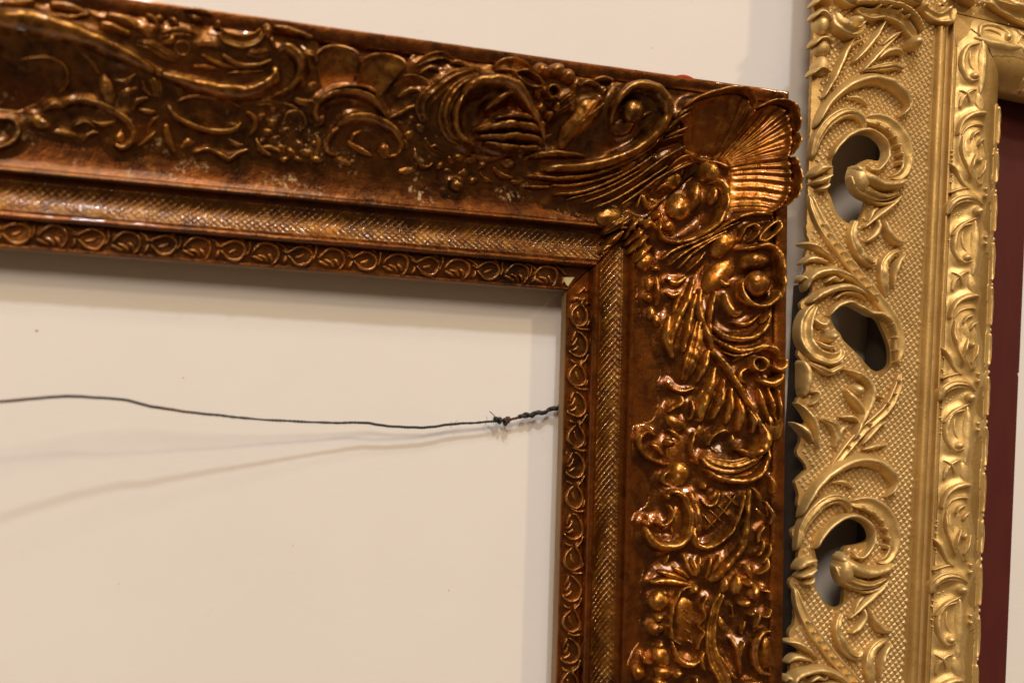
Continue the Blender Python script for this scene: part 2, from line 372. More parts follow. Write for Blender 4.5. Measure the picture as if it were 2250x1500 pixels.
GS0, GT0, GC = -345., -300., .8
gn, gm = int(475/GC), int(430/GC)
field = np.zeros((gn, gm))
def splat(V, F):
    """note how far a piece stands out of the cove, for the bed it grows from"""
    V = np.asarray(V)/MM; F4 = [f for f in F if len(f) == 4]; F4 = np.array(F4)
    Q = [V]
    if len(F4):
        a, b, c, d = (V[F4[:, k]] for k in range(4))
        for w in ((.25, .25, .25, .25), (.5, .5, 0, 0), (0, .5, .5, 0), (.6, .2, .1, .1), (.1, .1, .6, .2)): Q.append(a*w[0]+b*w[1]+c*w[2]+d*w[3])
    Q = np.vstack(Q); s, tt, h = Q[:, 0], Q[:, 2], -Q[:, 1]
    e = np.maximum(0, h-base_b(s, tt)); i = ((s-GS0)/GC+.5).astype(int); k = ((tt-GT0)/GC+.5).astype(int)
    ok = (i >= 0) & (i < gn) & (k >= 0) & (k < gm)
    np.maximum.at(field, (i[ok], k[ok]), e[ok])
# running bud-and-loop ornament along the sight edge
def strip_unit(kind, c, right, parent, mat, seed):
    rs = random.Random(seed)
    def T(pts):
        o = []
        for u, v, w in pts:
            u = u*1.08+rs.uniform(-.35, .35); v = v*1.12+rs.uniform(-.25, .25); w *= 1.12
            o += ([c+u, 8.0+v, w] if not right else [8.0+v, c-u, w])
        return o
    ps = []
    def add(pts, h, closed=False, nu=None): ps.append(stroke_mesh('b', T(pts), h, 'round', closed, nu or 16, 7))
    if kind == 'loop':
        add([(-9.4, 2.6, .7), (-6.4, 1.0, 1.2), (-3, 2.9, 1.7), (.6, 4.3, 2.0), (4, 3.6, 1.9), (6, 1.0, 1.6), (5.4, -2.2, 1.7), (2.4, -4.5, 2.2), (-1.4, -4.2, 1.9), (-4.6, -1.8, 1.3), (-6.2, .1, .7)], 2.6, False, 48)
        add([(-2.4, -1.2, .8), (.6, -.4, 2.2), (2.6, 1.0, .8)], 1.0)
        add([(1.5, 5.4, .9), (4, 5.2, 1.7), (6, 4.0, .9)], 2.0)
    else:
        add([(-7.4, -1.6, .8), (-5.6, 1.5, 1.4), (-2, 4.2, 2.1), (2.5, 4.4, 2.3), (5.5, 2.2, 2.0), (6, -1.5, 1.7), (4, -4.8, 1.3), (2.2, -5.2, .8)], 2.6, False, 40)
        add([(-4.4, -1.2, 1.2), (-1, -2.2, 2.2), (1.0, -4.4, 1.2)], 2.2); add([(.4, -.4, 1), (2.2, -1.8, 2.2), (3.2, -4.2, 1)], 2.5); add([(-7.4, -2.0, 1.2), (-4.6, -3.0, 1.9), (-1.4, -4.4, 1)], 2.0)
        add([(4.2, 5.2, 1), (7.6, 3.8, 1.5), (10.2, 1.6, 1.5), (12.2, 1.0, .8)], 2.3, False, 20)
        add([(8.2, -4.4, .9), (9.4, -2.8, 1.8), (9.8, -.4, .9)], 2.2)
        add([(-8.6, 5.6, 2.8), (-8.4, 3.2, 1.5), (-8.8, .4, 1.4), (-10.2, -2.2, .9)], 2.3, False, 18)
    V, F = joined(ps); splat(V, F)
    mesh_obj('loop_ornament' if kind == 'loop' else 'bud_ornament', V, F, mat, parent)
for i in range(18):
    strip_unit('loop' if i % 2 == 0 else 'bud', -31.2-17.9*i+17.9, False, top_rail, BR_STRIP, 10+i) if i else strip_unit('bud', -13.3, False, top_rail, BR_STRIP, 9)
for i in range(15):
    strip_unit('loop' if i % 2 == 0 else 'bud', -14.0-17.6*i, True, right_rail, BR_STRIP, 50+i)
# broken sight-edge corner: exposed gesso and loose crumbs of gilding
chip = [(-3.6, 7.4), (2.6, 8.0), (4.2, 8.0), (.4, 2.6), (-.6, 3.3)]
cv = [to_b(np.array(x), np.array(y), base_b(np.array(x), np.array(y))+.9).tolist() for x, y in chip]
mesh_obj('chipped_gesso', cv, [tuple(range(5))], CHIP, top_rail, False)
mesh_obj('corner_curl', *joined([stroke_mesh('b', [3.0, -6.5, 2, 5.5, -4.2, 2.4, 9, -5.0, 2.2, 12.5, -3.0, 1.2], 2.4), stroke_mesh('b', [6, -2, 1, 9, .5, 2, 11.5, 3, 1.2], 1.6), dome_mesh('b', 12.4, -7, 1.5, 1.5, 0, 2), dome_mesh('b', 11.8, .8, 1.2, 1.2, 0, 1.8)]), BR_STRIP, right_rail)
mesh_obj('nail', *dome_mesh('b', 115.5, -103.0, 1.0, 1.0, 0, 1.6, 12, 5), NAIL, right_rail)

DATA = [
('b','S','scroll_band','T',9,'round',0,[-314.1,104.8,10.2,-300.0,106.2,10.3,-287.6,105.1,9.6,-275.0,103.1,8.5,-262.1,99.9,7.4,-248.9,95.9,5.8,-236.5,90.8,3.0]),
('b','S','leaf','T',4,'round',0,[-289.3,116.2,2.9,-282.0,116.0,3.7,-274.6,114.9,3.3,-269.8,112.7,1.7]),
('b','S','leaf','T',4,'round',0,[-271.9,116.1,1.7,-266.0,112.8,2.5,-260.3,112.9,1.3]),
('b','S','leaf','T',5,'round',0,[-263.3,114.2,3.4,-254.3,113.1,4.7,-246.5,110.0,2.6]),
('b','S','leaf','T',5,'round',0,[-266.5,109.9,3.4,-258.3,108.8,5.2,-249.5,106.2,2.9]),
('b','S','leaf','T',4,'round',0,[-310.7,112.9,2.8,-302.6,114.4,3.3,-294.5,116.4,2.5]),
('b','S','rib','T',3,'round',0,[-285.5,100.2,1.2,-275.9,97.8,1.8,-268.2,93.3,2.1,-263.8,87.6,2.1]),
('b','B','bud','T',6,'round',0,[-259.8,81.7,3.8,7.1,12.0]),
('b','S','rib','T',3,'round',0,[-301.9,90.0,1.0,-288.4,92.4,1.6,-280.2,89.3,1.8,-278.9,82.1,1.9,-283.0,77.4,1.3]),
('b','S','scroll','T',6,'round',0,[-282.6,69.8,2.1,-278.0,73.0,2.9,-270.8,75.0,3.4,-258.7,72.8,3.4,-250.0,68.1,4.0,-245.9,63.1,4.0,-247.3,57.1,3.6,-251.8,54.3,3.2,-256.2,57.3,2.3]),
('b','B','bud','T',5,'round',0,[-252.4,60.4,3.3,3.3,0.0]),
('b','B','bud','T',5,'round',0,[-291.3,63.6,5.1,3.2,-20.0]),
('b','S','rib','T',3,'round',0,[-275.4,62.6,1.3,-270.1,65.8,2.0,-264.1,63.4,1.3]),
('b','S','scroll','T',5,'round',0,[-312.5,62.2,2.1,-304.2,62.6,2.5,-300.4,58.5,2.8,-302.6,52.1,2.8,-311.7,46.9,2.2]),
('b','S','curl','T',5,'round',0,[-244.1,116.9,1.7,-240.4,115.9,2.1,-237.8,113.3,2.1,-238.6,109.3,1.8]),
('b','S','leaf','T',5,'round',0,[-236.6,109.1,1.8,-229.1,111.9,2.6,-224.0,112.2,2.6,-219.1,111.5,1.3]),
('b','S','leaf','T',4,'round',0,[-236.1,107.2,1.3,-226.7,110.0,2.0,-220.2,109.8,1.1]),
('b','S','ring','T',3,'round',1,[-228.7,103.4,1.7,-227.1,106.4,1.7,-223.6,106.9,1.7,-221.6,104.2,1.7,-223.1,101.2,1.7,-226.7,100.8,1.7]),
('b','B','bud','T',4,'round',0,[-230.0,116.3,2.6,1.7,-20.0]),
('b','B','bud','T',4,'round',0,[-219.6,119.0,3.1,1.8,-20.0]),
('b','B','bud','T',4,'round',0,[-237.1,116.6,2.1,1.7,0.0]),
('b','B','bead','T',6,'round',0,[-208.7,116.9,2.2,2.4,0.0]),
('b','S','scroll','T',7,'cup',0,[-208.0,115.1,2.6,-204.3,111.3,4.9,-196.5,110.1,5.9,-189.3,112.8,4.9,-185.7,118.0,2.7]),
('b','B','bead','T',8,'round',0,[-183.8,116.7,2.9,4.0,10.0]),
('b','S','curl','T',6,'round',0,[-182.5,114.7,3.1,-180.3,111.0,2.7,-178.7,108.1,1.8]),
('b','S','leaf','T',5,'round',0,[-216.1,101.9,1.3,-210.2,99.7,2.1,-204.4,98.3,2.2,-196.3,97.7,1.1]),
('b','S','leaf','T',6,'round',0,[-206.5,103.2,1.7,-201.3,100.5,2.6,-195.4,98.9,2.8,-186.3,100.2,2.6,-179.7,103.7,1.8]),
('b','S','leaf','T',4,'round',0,[-220.0,96.2,1.3,-213.3,96.8,2.1,-205.3,96.1,1.3]),
('b','S','leaf','T',4,'round',0,[-202.9,94.9,1.3,-192.7,96.7,2.2,-183.1,98.2,1.5]),
('b','S','scroll_band','T',8,'round',0,[-236.3,91.0,2.1,-227.5,89.2,4.2,-219.5,87.8,5.6,-210.3,87.0,6.5,-201.1,86.3,6.9,-191.9,87.1,7.0,-184.1,90.0,6.6,-179.3,95.0,4.8,-177.1,100.2,2.6]),
('b','B','bead','T',8,'round',0,[-235.4,91.1,2.7,2.7,0.0]),
('b','S','leaf','T',5,'fl2',0,[-239.0,90.0,2.9,-236.2,85.5,5.1,-235.6,79.4,3.0]),
('b','S','leaf','T',4,'round',0,[-243.5,87.9,2.1,-241.9,83.8,3.0,-237.8,80.4,1.7]),
('b','S','leaf','T',4,'round',0,[-245.3,74.3,1.7,-239.6,73.6,3.0,-234.9,73.3,1.7]),
('b','S','medallion_rim','T',6,'round',0,[-230.4,78.5,1.7,-227.7,73.7,2.8,-220.1,69.8,3.1,-210.8,67.7,3.2,-201.5,67.6,3.2,-195.1,69.8,3.2,-192.3,74.1,2.2]),
('b','S','medallion_rim','T',4,'round',0,[-226.5,79.3,1.7,-218.8,82.6,2.2,-209.8,83.2,2.4,-200.5,82.9,2.4,-193.2,79.9,1.8]),
('b','B','medallion','T',2.5,'round',0,[-210.2,76.2,13.8,5.3,-14.0]),
('b','B','bud','T',5,'round',0,[-196.6,71.6,3.6,2.0,15.0]),
('b','S','curl','T',5,'round',0,[-191.3,79.1,1.8,-186.8,76.5,3.2,-185.4,71.9,3.6,-188.5,67.5,2.3]),
('b','S','leaf','T',4,'round',0,[-231.0,69.9,3.1,-228.6,61.9,4.9,-224.5,54.2,1.9]),
('b','S','ripple','T',3.5,'round',0,[-216.8,56.1,1.9,-208.8,58.8,2.8,-202.9,57.1,2.8,-197.3,54.8,3.3,-192.4,58.7,2.8,-186.6,61.1,1.9]),
('b','S','leaf','T',3.5,'round',0,[-184.2,60.9,2.3,-177.2,62.8,3.3,-169.9,61.2,1.9]),
('b','B','bud','T',4.0,'round',0,[-182.4,77.8,3.0,1.9,25.0]),
('b','B','bud','T',4.5,'round',0,[-176.2,75.5,3.4,2.2,-9.0]),
('b','B','bud','T',4.25,'round',0,[-178.5,70.5,3.1,1.9,9.0]),
('b','B','bud','T',3.75,'round',0,[-181.1,65.8,2.8,1.8,40.0]),
('b','B','bud','T',3.75,'round',0,[-174.1,67.7,3.5,2.2,25.0]),
('b','B','bud','T',3.75,'round',0,[-170.6,63.4,3.2,2.0,-36.0]),
('b','B','bud','T',4.25,'round',0,[-165.1,61.6,3.5,2.2,-40.0]),
('b','B','bud','T',4.5,'round',0,[-176.9,81.5,2.7,1.7,-15.0]),
('b','B','bud','T',3.5,'round',0,[-169.1,72.7,2.8,1.7,14.0]),
('b','B','bud','T',3.75,'round',0,[-160.6,66.1,3.2,2.0,-39.0]),
('b','B','bud','T',4.25,'round',0,[-156.7,62.5,3.6,2.3,-15.0]),
('b','B','bud','T',4.25,'round',0,[-153.5,67.4,2.8,1.8,30.0]),
('b','B','bud','T',4.25,'round',0,[-161.2,58.5,2.9,1.8,-10.0]),
('b','B','bud','T',4.75,'round',0,[-151.5,59.4,3.3,2.1,-20.0]),
('b','B','bud','T',4.75,'round',0,[-168.5,57.6,2.9,1.8,20.0]),
('b','S','ring','T',4,'round',0,[-171.0,76.2,1.8,-169.0,80.3,2.0,-164.4,81.6,2.0,-160.3,79.5,2.1,-159.2,75.2,1.8,-162.5,72.2,1.6]),
('b','S','curl','T',4,'round',0,[-162.5,82.0,1.4,-167.6,83.7,2.0,-172.9,84.6,2.0,-177.2,84.5,1.3]),
('b','S','volute','T',9,'round',0,[-178.9,107.4,2.3,-173.5,109.5,5.0,-168.1,106.6,5.7,-165.5,101.0,5.3,-167.0,94.1,4.4,-172.3,89.1,3.1,-178.8,86.5,1.8]),
('b','B','bead','T',7,'round',0,[-178.0,96.8,4.2,4.8,0.0]),
('b','P','shell_lobe','T',6,'scoop',0,[[-164.2,92.8,-167.2,101.3,-165.6,108.4],[-152.4,90.9,-156.1,100.5,-158.9,107.6],2.7]),
('b','P','shell_lobe','T',8,'scoop',0,[[-151.8,91.7,-155.8,100.2,-158.7,108.4],[-136.7,95.1,-136.1,102.4,-135.4,111.0],7.0]),
('b','P','shell_lobe','T',8,'scoop',0,[[-136.0,95.1,-134.2,102.6,-133.3,109.8],[-121.2,93.3,-115.1,102.2,-109.9,109.5],6.5]),
('b','P','shell_lobe','T',7,'scoop',0,[[-118.6,90.7,-115.9,98.4,-111.7,103.2],[-113.7,83.0,-101.9,90.1,-94.9,99.4],6.5]),
('b','S','shell_rim','T',8,'round',0,[-151.5,76.2,2.8,-155.0,80.7,3.6,-153.9,86.4,3.8,-146.2,91.2,3.8,-137.9,92.8,3.9,-129.1,92.0,3.9,-121.7,87.6,3.5,-115.8,82.2,1.9]),
('b','S','shell_rim','T',9,'round',0,[-150.9,91.2,0.9,-140.7,94.7,1.6,-131.0,95.1,1.6,-123.8,93.1,0.9]),
('b','B','bead','T',6,'round',0,[-151.4,79.0,3.2,3.5,0.0]),
('b','S','leaf','T',7,'round',0,[-143.8,75.9,1.9,-137.0,80.6,5.1,-128.6,82.3,6.0,-118.4,80.7,5.1,-110.7,77.0,4.8,-106.3,71.6,3.8,-108.1,65.8,2.9,-114.0,63.8,1.9]),
('b','B','bead','T',5,'round',0,[-114.9,67.8,4.4,4.4,0.0]),
('b','S','leaf','T',6,'round',0,[-140.6,76.8,2.3,-145.1,71.9,4.2,-147.5,66.6,3.8,-145.3,62.7,2.9,-140.3,62.2,1.4]),
('b','S','leaf','T',4,'round',0,[-127.4,76.9,1.9,-133.1,73.0,3.3,-133.7,68.3,1.9]),
('b','S','leaf','T',5,'round',0,[-115.9,82.6,1.9,-109.0,86.4,3.5,-102.5,90.1,3.3,-95.9,91.7,1.4]),
('b','B','bud','T',3.5,'round',0,[-106.5,81.4,4.5,2.7,-25.0]),
('b','B','bud','T',4.7,'round',0,[-102.2,84.5,4.1,2.5,18.0]),
('b','B','bud','T',4.4,'round',0,[-102.1,77.2,4.6,2.7,40.0]),
('b','B','bud','T',4.7,'round',0,[-96.4,81.1,4.2,2.5,-10.0]),
('b','B','bud','T',3.5,'round',0,[-91.7,77.2,4.6,2.8,-35.0]),
('b','B','bud','T',3.8,'round',0,[-96.9,73.9,3.9,2.3,33.0]),
('b','B','bud','T',5.0,'round',0,[-87.2,72.4,3.9,2.3,8.0]),
('b','B','bud','T',4.7,'round',0,[-104.0,72.4,3.5,2.1,-40.0]),
('b','B','bud','T',3.5,'round',0,[-86.9,80.0,3.9,2.3,-25.0]),
('b','B','bud','T',3.5,'round',0,[-81.3,70.2,3.9,2.3,35.0]),
('b','B','bud','T',5.0,'round',0,[-77.2,66.8,3.6,2.1,-25.0]),
('b','B','bud','T',4.4,'round',0,[-72.0,68.6,4.0,2.4,20.0]),
('b','B','bud','T',4.4,'round',0,[-65.3,68.1,4.0,2.4,20.0]),
('b','B','bud','T',4.4,'round',0,[-58.3,65.9,3.7,2.2,33.0]),
('b','B','bud','T',5.3,'round',0,[-82.6,63.3,3.6,2.1,43.0]),
('b','S','hook','T',5,'round',0,[-99.2,71.2,1.9,-97.5,66.0,2.5,-94.3,61.8,2.7,-90.1,61.2,2.5,-86.9,64.4,1.7]),
('b','B','bead','T',7,'round',0,[-72.5,53.4,4.4,4.1,0.0]),
('b','B','bud','T',3,'round',0,[-62.3,57.5,2.6,2.3,0.0]),
('b','S','leaf','T',6,'cup',0,[-104.9,110.3,1.5,-98.3,114.6,3.3,-90.5,117.0,3.3,-84.7,115.4,1.9]),
('b','S','leaf','T',5,'round',0,[-86.5,113.5,1.9,-81.5,114.6,3.4,-76.9,112.8,1.9]),
('b','S','leaf','T',5,'round',0,[-102.4,106.8,1.9,-96.3,109.9,3.4,-90.3,108.3,2.0]),
('b','S','acanthus_leaf','T',9,'fl2',0,[-69.9,112.0,2.0,-82.1,107.1,6.3,-92.8,98.4,7.9,-98.3,90.8,8.0,-94.6,82.4,3.8]),
('b','S','acanthus_leaf','T',11,'fl2',0,[-67.5,109.3,2.0,-78.6,102.8,5.2,-84.8,94.6,6.6,-85.5,85.2,6.6,-80.8,78.1,5.3,-72.2,74.0,2.4]),
('b','S','acanthus_leaf','T',12,'round',0,[-77.0,99.7,1.9,-79.8,91.6,3.8,-80.0,83.9,4.3,-74.9,76.5,3.9,-65.0,72.9,2.0]),
('b','P','acanthus_leaf','T',10,'dome',5,[[-70.3,81.8,-59.5,93.0,-45.2,100.1,-32.2,90.2,-24.2,78.9],[-68.5,79.5,-55.7,74.8,-41.7,72.5,-28.5,74.5,-24.1,78.4],0.0]),
('b','S','acanthus_hood','T',16,'round',0,[-77.7,94.1,1.9,-76.7,99.5,4.7,-70.7,103.2,6.1,-62.0,105.1,6.6,-52.7,103.9,6.7,-44.8,99.2,6.2,-37.9,92.1,4.9,-30.5,83.8,3.9,-25.5,77.4,2.0]),
('b','S','acanthus_lobe','T',14,'round',0,[-64.7,90.7,1.9,-59.6,95.3,4.3,-54.6,99.1,4.8,-48.5,101.1,2.4]),
('b','S','acanthus_lobe','T',14,'round',0,[-58.2,87.6,1.4,-49.1,89.4,3.6,-41.1,89.4,3.6,-33.9,88.7,1.9]),
('b','S','acanthus_lobe','T',14,'round',0,[-67.0,80.9,1.9,-55.8,83.8,4.8,-45.5,85.3,5.3,-33.2,84.5,4.4,-27.2,81.5,2.0]),
('b','S','acanthus_lobe','T',13,'round',0,[-66.2,77.9,2.0,-54.4,78.5,4.4,-44.0,80.0,4.5,-30.4,79.7,3.5,-25.3,77.9,1.5]),
('b','S','acanthus_lobe','T',12,'round',0,[-62.1,75.7,2.0,-50.7,74.3,3.7,-39.9,74.7,3.7,-28.3,76.5,2.0]),
('b','S','leaf','T',10,'cup',0,[-61.7,113.3,1.9,-55.5,115.9,5.9,-46.3,115.6,6.4,-36.4,111.6,3.6]),
('b','S','ring','T',12,'round',1,[-50.6,110.9,2.0,-44.9,112.1,2.2,-38.0,109.6,2.3,-34.6,105.7,1.9,-40.0,105.1,1.9,-47.1,107.0,1.9]),
('b','B','bud','T',7,'round',0,[-43.5,68.2,4.6,3.3,-10.0]),
('b','S','leaf','T',4,'round',0,[-52.8,65.7,2.0,-46.7,61.4,3.6,-38.4,60.5,2.1]),
('b','S','leaf','T',8,'round',0,[-36.5,70.4,2.0,-27.7,73.2,4.0,-14.3,75.0,4.6,2.5,75.4,2.6]),
('b','B','petal','T',9,'round',0,[-33.2,115.5,5.5,4.0,-10.0]),
('b','B','petal','T',10,'round',0,[-25.3,116.7,5.0,4.0,-10.0]),
('b','B','petal','T',9,'round',0,[-17.7,114.5,4.3,4.5,-40.0]),
('b','B','bud','T',8,'round',0,[-13.4,111.4,2.3,3.6,-20.0]),
('b','S','flower_ring','T',13,'round',1,[-31.8,102.9,2.0,-31.0,105.5,1.9,-27.9,106.1,2.0,-25.3,103.9,2.0,-26.3,101.0,2.0,-29.4,100.5,2.0]),
('b','B','petal','T',10,'round',0,[-35.2,103.5,3.2,3.9,0.0]),
('b','B','petal','T',10,'round',0,[-31.7,96.4,3.7,4.2,0.0]),
('b','B','petal','T',10,'round',0,[-26.1,93.4,3.7,3.2,0.0]),
('b','B','petal','T',9,'round',0,[-28.8,88.4,2.9,3.4,0.0]),
('b','B','petal','T',10,'round',0,[-22.6,97.8,2.9,3.2,0.0]),
('b','S','leaf','T',11,'fl2',0,[-23.0,98.5,2.0,-18.3,102.9,4.4,-12.5,106.3,2.0]),
('b','S','leaf','T',9,'fl2',0,[-24.0,93.5,2.0,-18.7,97.5,3.9,-12.4,102.3,2.0]),
('b','S','leaf','T',6,'round',0,[-11.3,110.0,1.6,-5.6,113.2,3.1,2.4,111.7,2.1]),
('b','S','leaf','T',4,'round',0,[-2.6,114.9,1.5,4.0,117.1,2.6,11.2,116.0,2.1]),
('b','P','acanthus_leaf','T',13,'dome',2,[[-17.1,76.8,-18.2,87.8,-12.8,97.0,-8.9,103.6,-0.8,106.6],[-12.6,76.3,-3.2,86.5,2.7,92.7,5.5,99.0,5.0,103.5],1.1]),
('b','S','leaf_vein','T',16,'round',0,[-15.1,81.2,1.0,-9.2,90.1,1.7,2.5,100.9,1.0]),
('b','S','scroll_hood','T',11,'round',0,[13.4,90.4,2.0,11.1,98.0,3.5,13.6,107.6,5.3,22.4,113.6,6.2,33.8,113.5,6.8,42.1,107.0,7.2,43.8,98.4,7.2,38.5,88.7,7.2,29.9,80.8,6.7,18.8,74.9,6.8,2.6,69.9,6.3,-26.3,65.6,4.1]),
('b','B','ball','T',15,'round',0,[22.8,100.2,6.3,6.8,-15.0]),
('b','B','scroll_hollow','T',4,'round',0,[21.4,94.4,7.2,5.1,30.0]),
('b','S','leaf_flute','T',8,'round',0,[-34.0,61.9,2.1,-14.6,61.7,3.7,4.6,65.1,3.7,20.5,71.6,3.7,35.7,80.3,3.6,45.7,90.3,2.1]),
('b','S','leaf_flute','T',7,'round',0,[-18.1,58.0,1.6,-5.5,58.7,3.2,10.9,63.3,3.2,26.9,70.3,2.1]),
('b','S','leaf_flute','T',8,'round',0,[-15.2,52.9,1.6,-1.3,55.0,3.0,13.9,60.9,2.9,29.6,70.0,2.7,44.2,81.1,2.1]),
('b','S','leaf_flute','T',7,'round',0,[-7.8,50.6,1.7,8.9,56.1,2.7,22.5,62.6,2.7,38.1,72.4,2.1]),
('b','S','leaf_flute','T',8,'round',0,[1.8,49.2,1.7,17.2,56.0,2.7,33.2,66.0,2.7,48.0,78.1,2.7,62.8,87.7,1.6]),
('b','S','leaf_flute','T',7,'round',0,[9.2,47.3,1.7,23.5,54.1,2.8,39.6,65.0,2.7,54.7,76.4,2.1]),
('b','S','leaf_flute','T',5,'round',0,[-32.7,56.3,1.6,-24.5,56.6,3.2,-14.8,57.5,2.2]),
('b','S','leaf_flute','T',7,'round',0,[26.5,50.6,1.7,37.7,58.9,3.3,48.0,67.6,2.7,58.2,74.3,2.1]),
('b','S','leaf','T',10,'round',0,[45.0,91.6,1.6,50.9,98.1,3.4,58.9,104.2,1.6]),
('b','S','leaf','T',9,'round',0,[47.0,89.8,1.6,54.7,93.5,3.1,60.9,96.5,1.6]),
('b','S','leaf','T',9,'round',0,[48.6,98.5,1.6,53.5,102.8,2.9,60.7,108.0,1.4]),
('b','S','leaf','T',7,'round',0,[46.5,88.2,1.6,53.4,90.5,2.4,59.2,92.8,1.3]),
('b','F','shell','C',15,'scoop',0,[[62.3,84.1,68.8,82.3,76.5,81.8,81.1,81.8,84.0,81.8,85.4,81.8,86.8,81.4,88.2,81.1,89.3,80.6,90.0,79.4,90.5,77.8,91.0,74.5,91.1,69.8,90.7,62.9,90.1,54.7,90.0,49.2],[51.7,102.8,58.4,109.6,72.0,115.4,84.8,118.4,94.3,115.7,98.5,109.1,109.1,114.4,119.9,112.6,123.9,103.1,124.1,91.6,120.8,83.2,123.7,75.2,124.6,67.1,122.7,58.9,117.3,52.6,108.5,47.9]]),
('b','S','shell_edge','C',15,'round',0,[53.6,105.2,1.8,58.6,110.0,2.4,72.2,115.8,2.7,85.1,118.8,2.8,93.8,116.8,2.4,98.4,109.7,1.7]),
('b','S','shell_edge','C',15,'round',0,[98.1,109.2,1.7,108.8,114.5,2.5,119.0,113.7,2.8,123.6,106.5,2.8,124.3,96.1,1.7]),
('b','S','shell_edge','C',14,'round',0,[125.0,98.0,1.7,124.5,90.8,2.5,121.5,83.5,1.7]),
('b','S','shell_edge','C',15,'round',0,[121.1,83.3,1.7,124.0,75.9,2.5,124.9,67.3,2.8,123.0,59.0,2.5,117.0,52.1,1.6]),
('b','S','shell_rim','C',7,'round',0,[61.1,84.8,2.1,71.5,80.5,3.2,82.8,79.7,3.0,90.2,76.3,3.0]),
('b','S','leaf','C',9,'cup',0,[53.1,71.1,2.1,62.4,78.4,6.4,73.9,81.9,2.7]),
('b','B','bud','C',12,'round',0,[79.9,73.8,5.3,6.8,30.0]),
('b','S','scroll','C',11,'round',0,[78.6,66.6,2.0,83.2,68.2,4.5,86.9,62.6,5.0,87.1,53.3,4.7,83.3,43.0,4.2,75.3,36.2,3.6,65.5,31.7,3.2,56.3,31.8,3.0,51.1,37.7,2.6,53.5,44.5,1.9]),
('b','B','bead','C',9,'round',0,[57.6,41.2,4.2,4.7,-10.0]),
('b','B','bud','C',9,'round',0,[82.1,59.7,2.8,6.0,0.0]),
('b','B','bud','C',8,'round',0,[64.8,52.8,6.3,7.9,-20.0]),
('b','B','bud','C',8,'round',0,[72.9,59.3,4.1,7.7,-15.0]),
('b','B','bud','C',5,'round',0,[60.3,69.0,6.0,4.4,30.0]),
('b','B','bead','C',9,'round',0,[45.0,41.1,3.5,3.5,0.0]),
('b','B','bead','C',9,'round',0,[50.6,46.9,3.2,3.2,0.0]),
('b','S','leaf','C',6,'round',0,[37.9,50.2,1.7,40.4,58.0,3.4,45.6,51.5,4.0,52.0,54.2,2.3]),
('b','S','leaf','C',5,'round',0,[49.8,61.6,1.6,55.5,66.0,3.8,63.6,67.5,1.7]),
('b','B','bud','T',6,'round',0,[21.5,44.2,7.2,6.3,30.0]),
('b','S','leaf','T',6,'fl2',0,[18.3,34.1,2.2,24.4,38.8,5.1,36.2,46.2,2.3]),
('b','S','leaf','T',6,'round',0,[20.3,27.0,2.2,25.6,31.6,4.9,31.1,36.7,1.6]),
('b','S','leaf','T',5,'round',0,[17.7,22.7,1.6,20.8,25.8,3.3,24.8,28.5,1.6]),
('b','S','leaf','R',6,'round',0,[31.9,31.6,1.6,35.1,38.4,3.1,39.6,44.8,1.8]),
('b','S','leaf','R',6,'round',0,[32.6,27.8,1.6,38.2,33.8,3.6,42.4,37.9,1.8]),
('b','S','leaf','R',7,'round',0,[34.0,22.9,1.6,38.9,28.8,3.6,46.4,34.7,1.7]),
('b','S','leaf','R',7,'round',0,[37.0,17.6,1.4,41.8,23.6,4.8,48.7,29.2,1.7]),
('b','B','bud','R',7,'round',0,[44.6,19.1,5.2,4.6,30.0]),
('b','B','bud','R',5,'round',0,[52.1,15.6,2.8,1.9,0.0]),
('b','S','leaf_flute','R',8,'round',0,[53.9,20.3,1.7,60.9,26.7,3.2,71.4,31.6,3.1,84.3,38.5,3.0,97.2,44.9,1.5]),
('b','S','leaf_flute','R',8,'round',0,[58.4,17.3,1.7,66.6,25.2,2.9,77.4,32.0,2.8,89.9,39.2,1.5]),
('b','S','leaf_flute','R',8,'round',0,[63.2,15.3,1.6,70.1,23.7,2.8,79.1,31.4,2.8,87.7,36.5,1.5]),
('b','S','leaf_flute','R',8,'round',0,[68.3,13.9,1.3,74.0,20.5,2.3,78.2,26.5,1.3]),
('b','S','shell_rim','R',10,'round',0,[76.8,32.3,1.5,87.0,42.0,3.0,98.4,47.9,3.5,113.3,48.8,2.6]),
('b','B','bud','R',8,'round',0,[88.2,31.1,6.0,7.9,-25.0]),
('b','S','curl','R',10,'round',0,[94.5,31.2,1.5,96.7,39.3,2.7,101.3,42.0,3.0,103.7,38.2,3.0,101.4,33.9,2.8,98.2,31.2,1.5]),
('b','S','leaf','R',9,'round',1,[104.5,34.0,2.0,108.9,40.1,2.7,114.7,44.4,2.6,116.7,42.0,2.6,113.7,37.3,2.6,108.0,32.5,2.2]),
('b','S','scroll_hood','R',10,'round',0,[92.3,27.4,2.0,101.0,28.2,3.5,109.8,29.7,4.9,116.3,24.6,4.7,118.5,13.9,4.4,118.1,3.2,4.4,114.9,-3.4,2.1]),
('b','B','bud','R',9,'round',0,[104.7,21.1,8.0,4.5,10.0]),
('b','B','acanthus_lobe','R',5,'round',0,[87.7,12.4,6.5,10.9,-35.0]),
('b','B','ball','R',17,'round',0,[103.2,6.9,7.7,7.7,0.0]),
('b','S','scroll','R',13,'round',0,[94.8,9.0,2.0,95.4,1.0,3.5,99.5,-5.1,3.5,106.3,-6.1,3.5,112.8,-2.0,3.6,115.2,4.4,2.1]),
('b','S','leaf','R',7,'round',0,[88.4,2.8,2.0,90.3,-4.8,5.0,94.1,-10.6,5.0,98.7,-8.4,2.0]),
('b','S','leaf','R',6,'round',0,[85.2,11.0,2.0,88.7,6.9,3.5,91.4,8.3,2.0]),
('b','S','stem','R',9,'round',0,[76.3,5.2,2.0,74.8,-5.1,4.6,76.6,-15.5,4.5,80.6,-25.7,4.9,82.0,-32.9,3.0]),
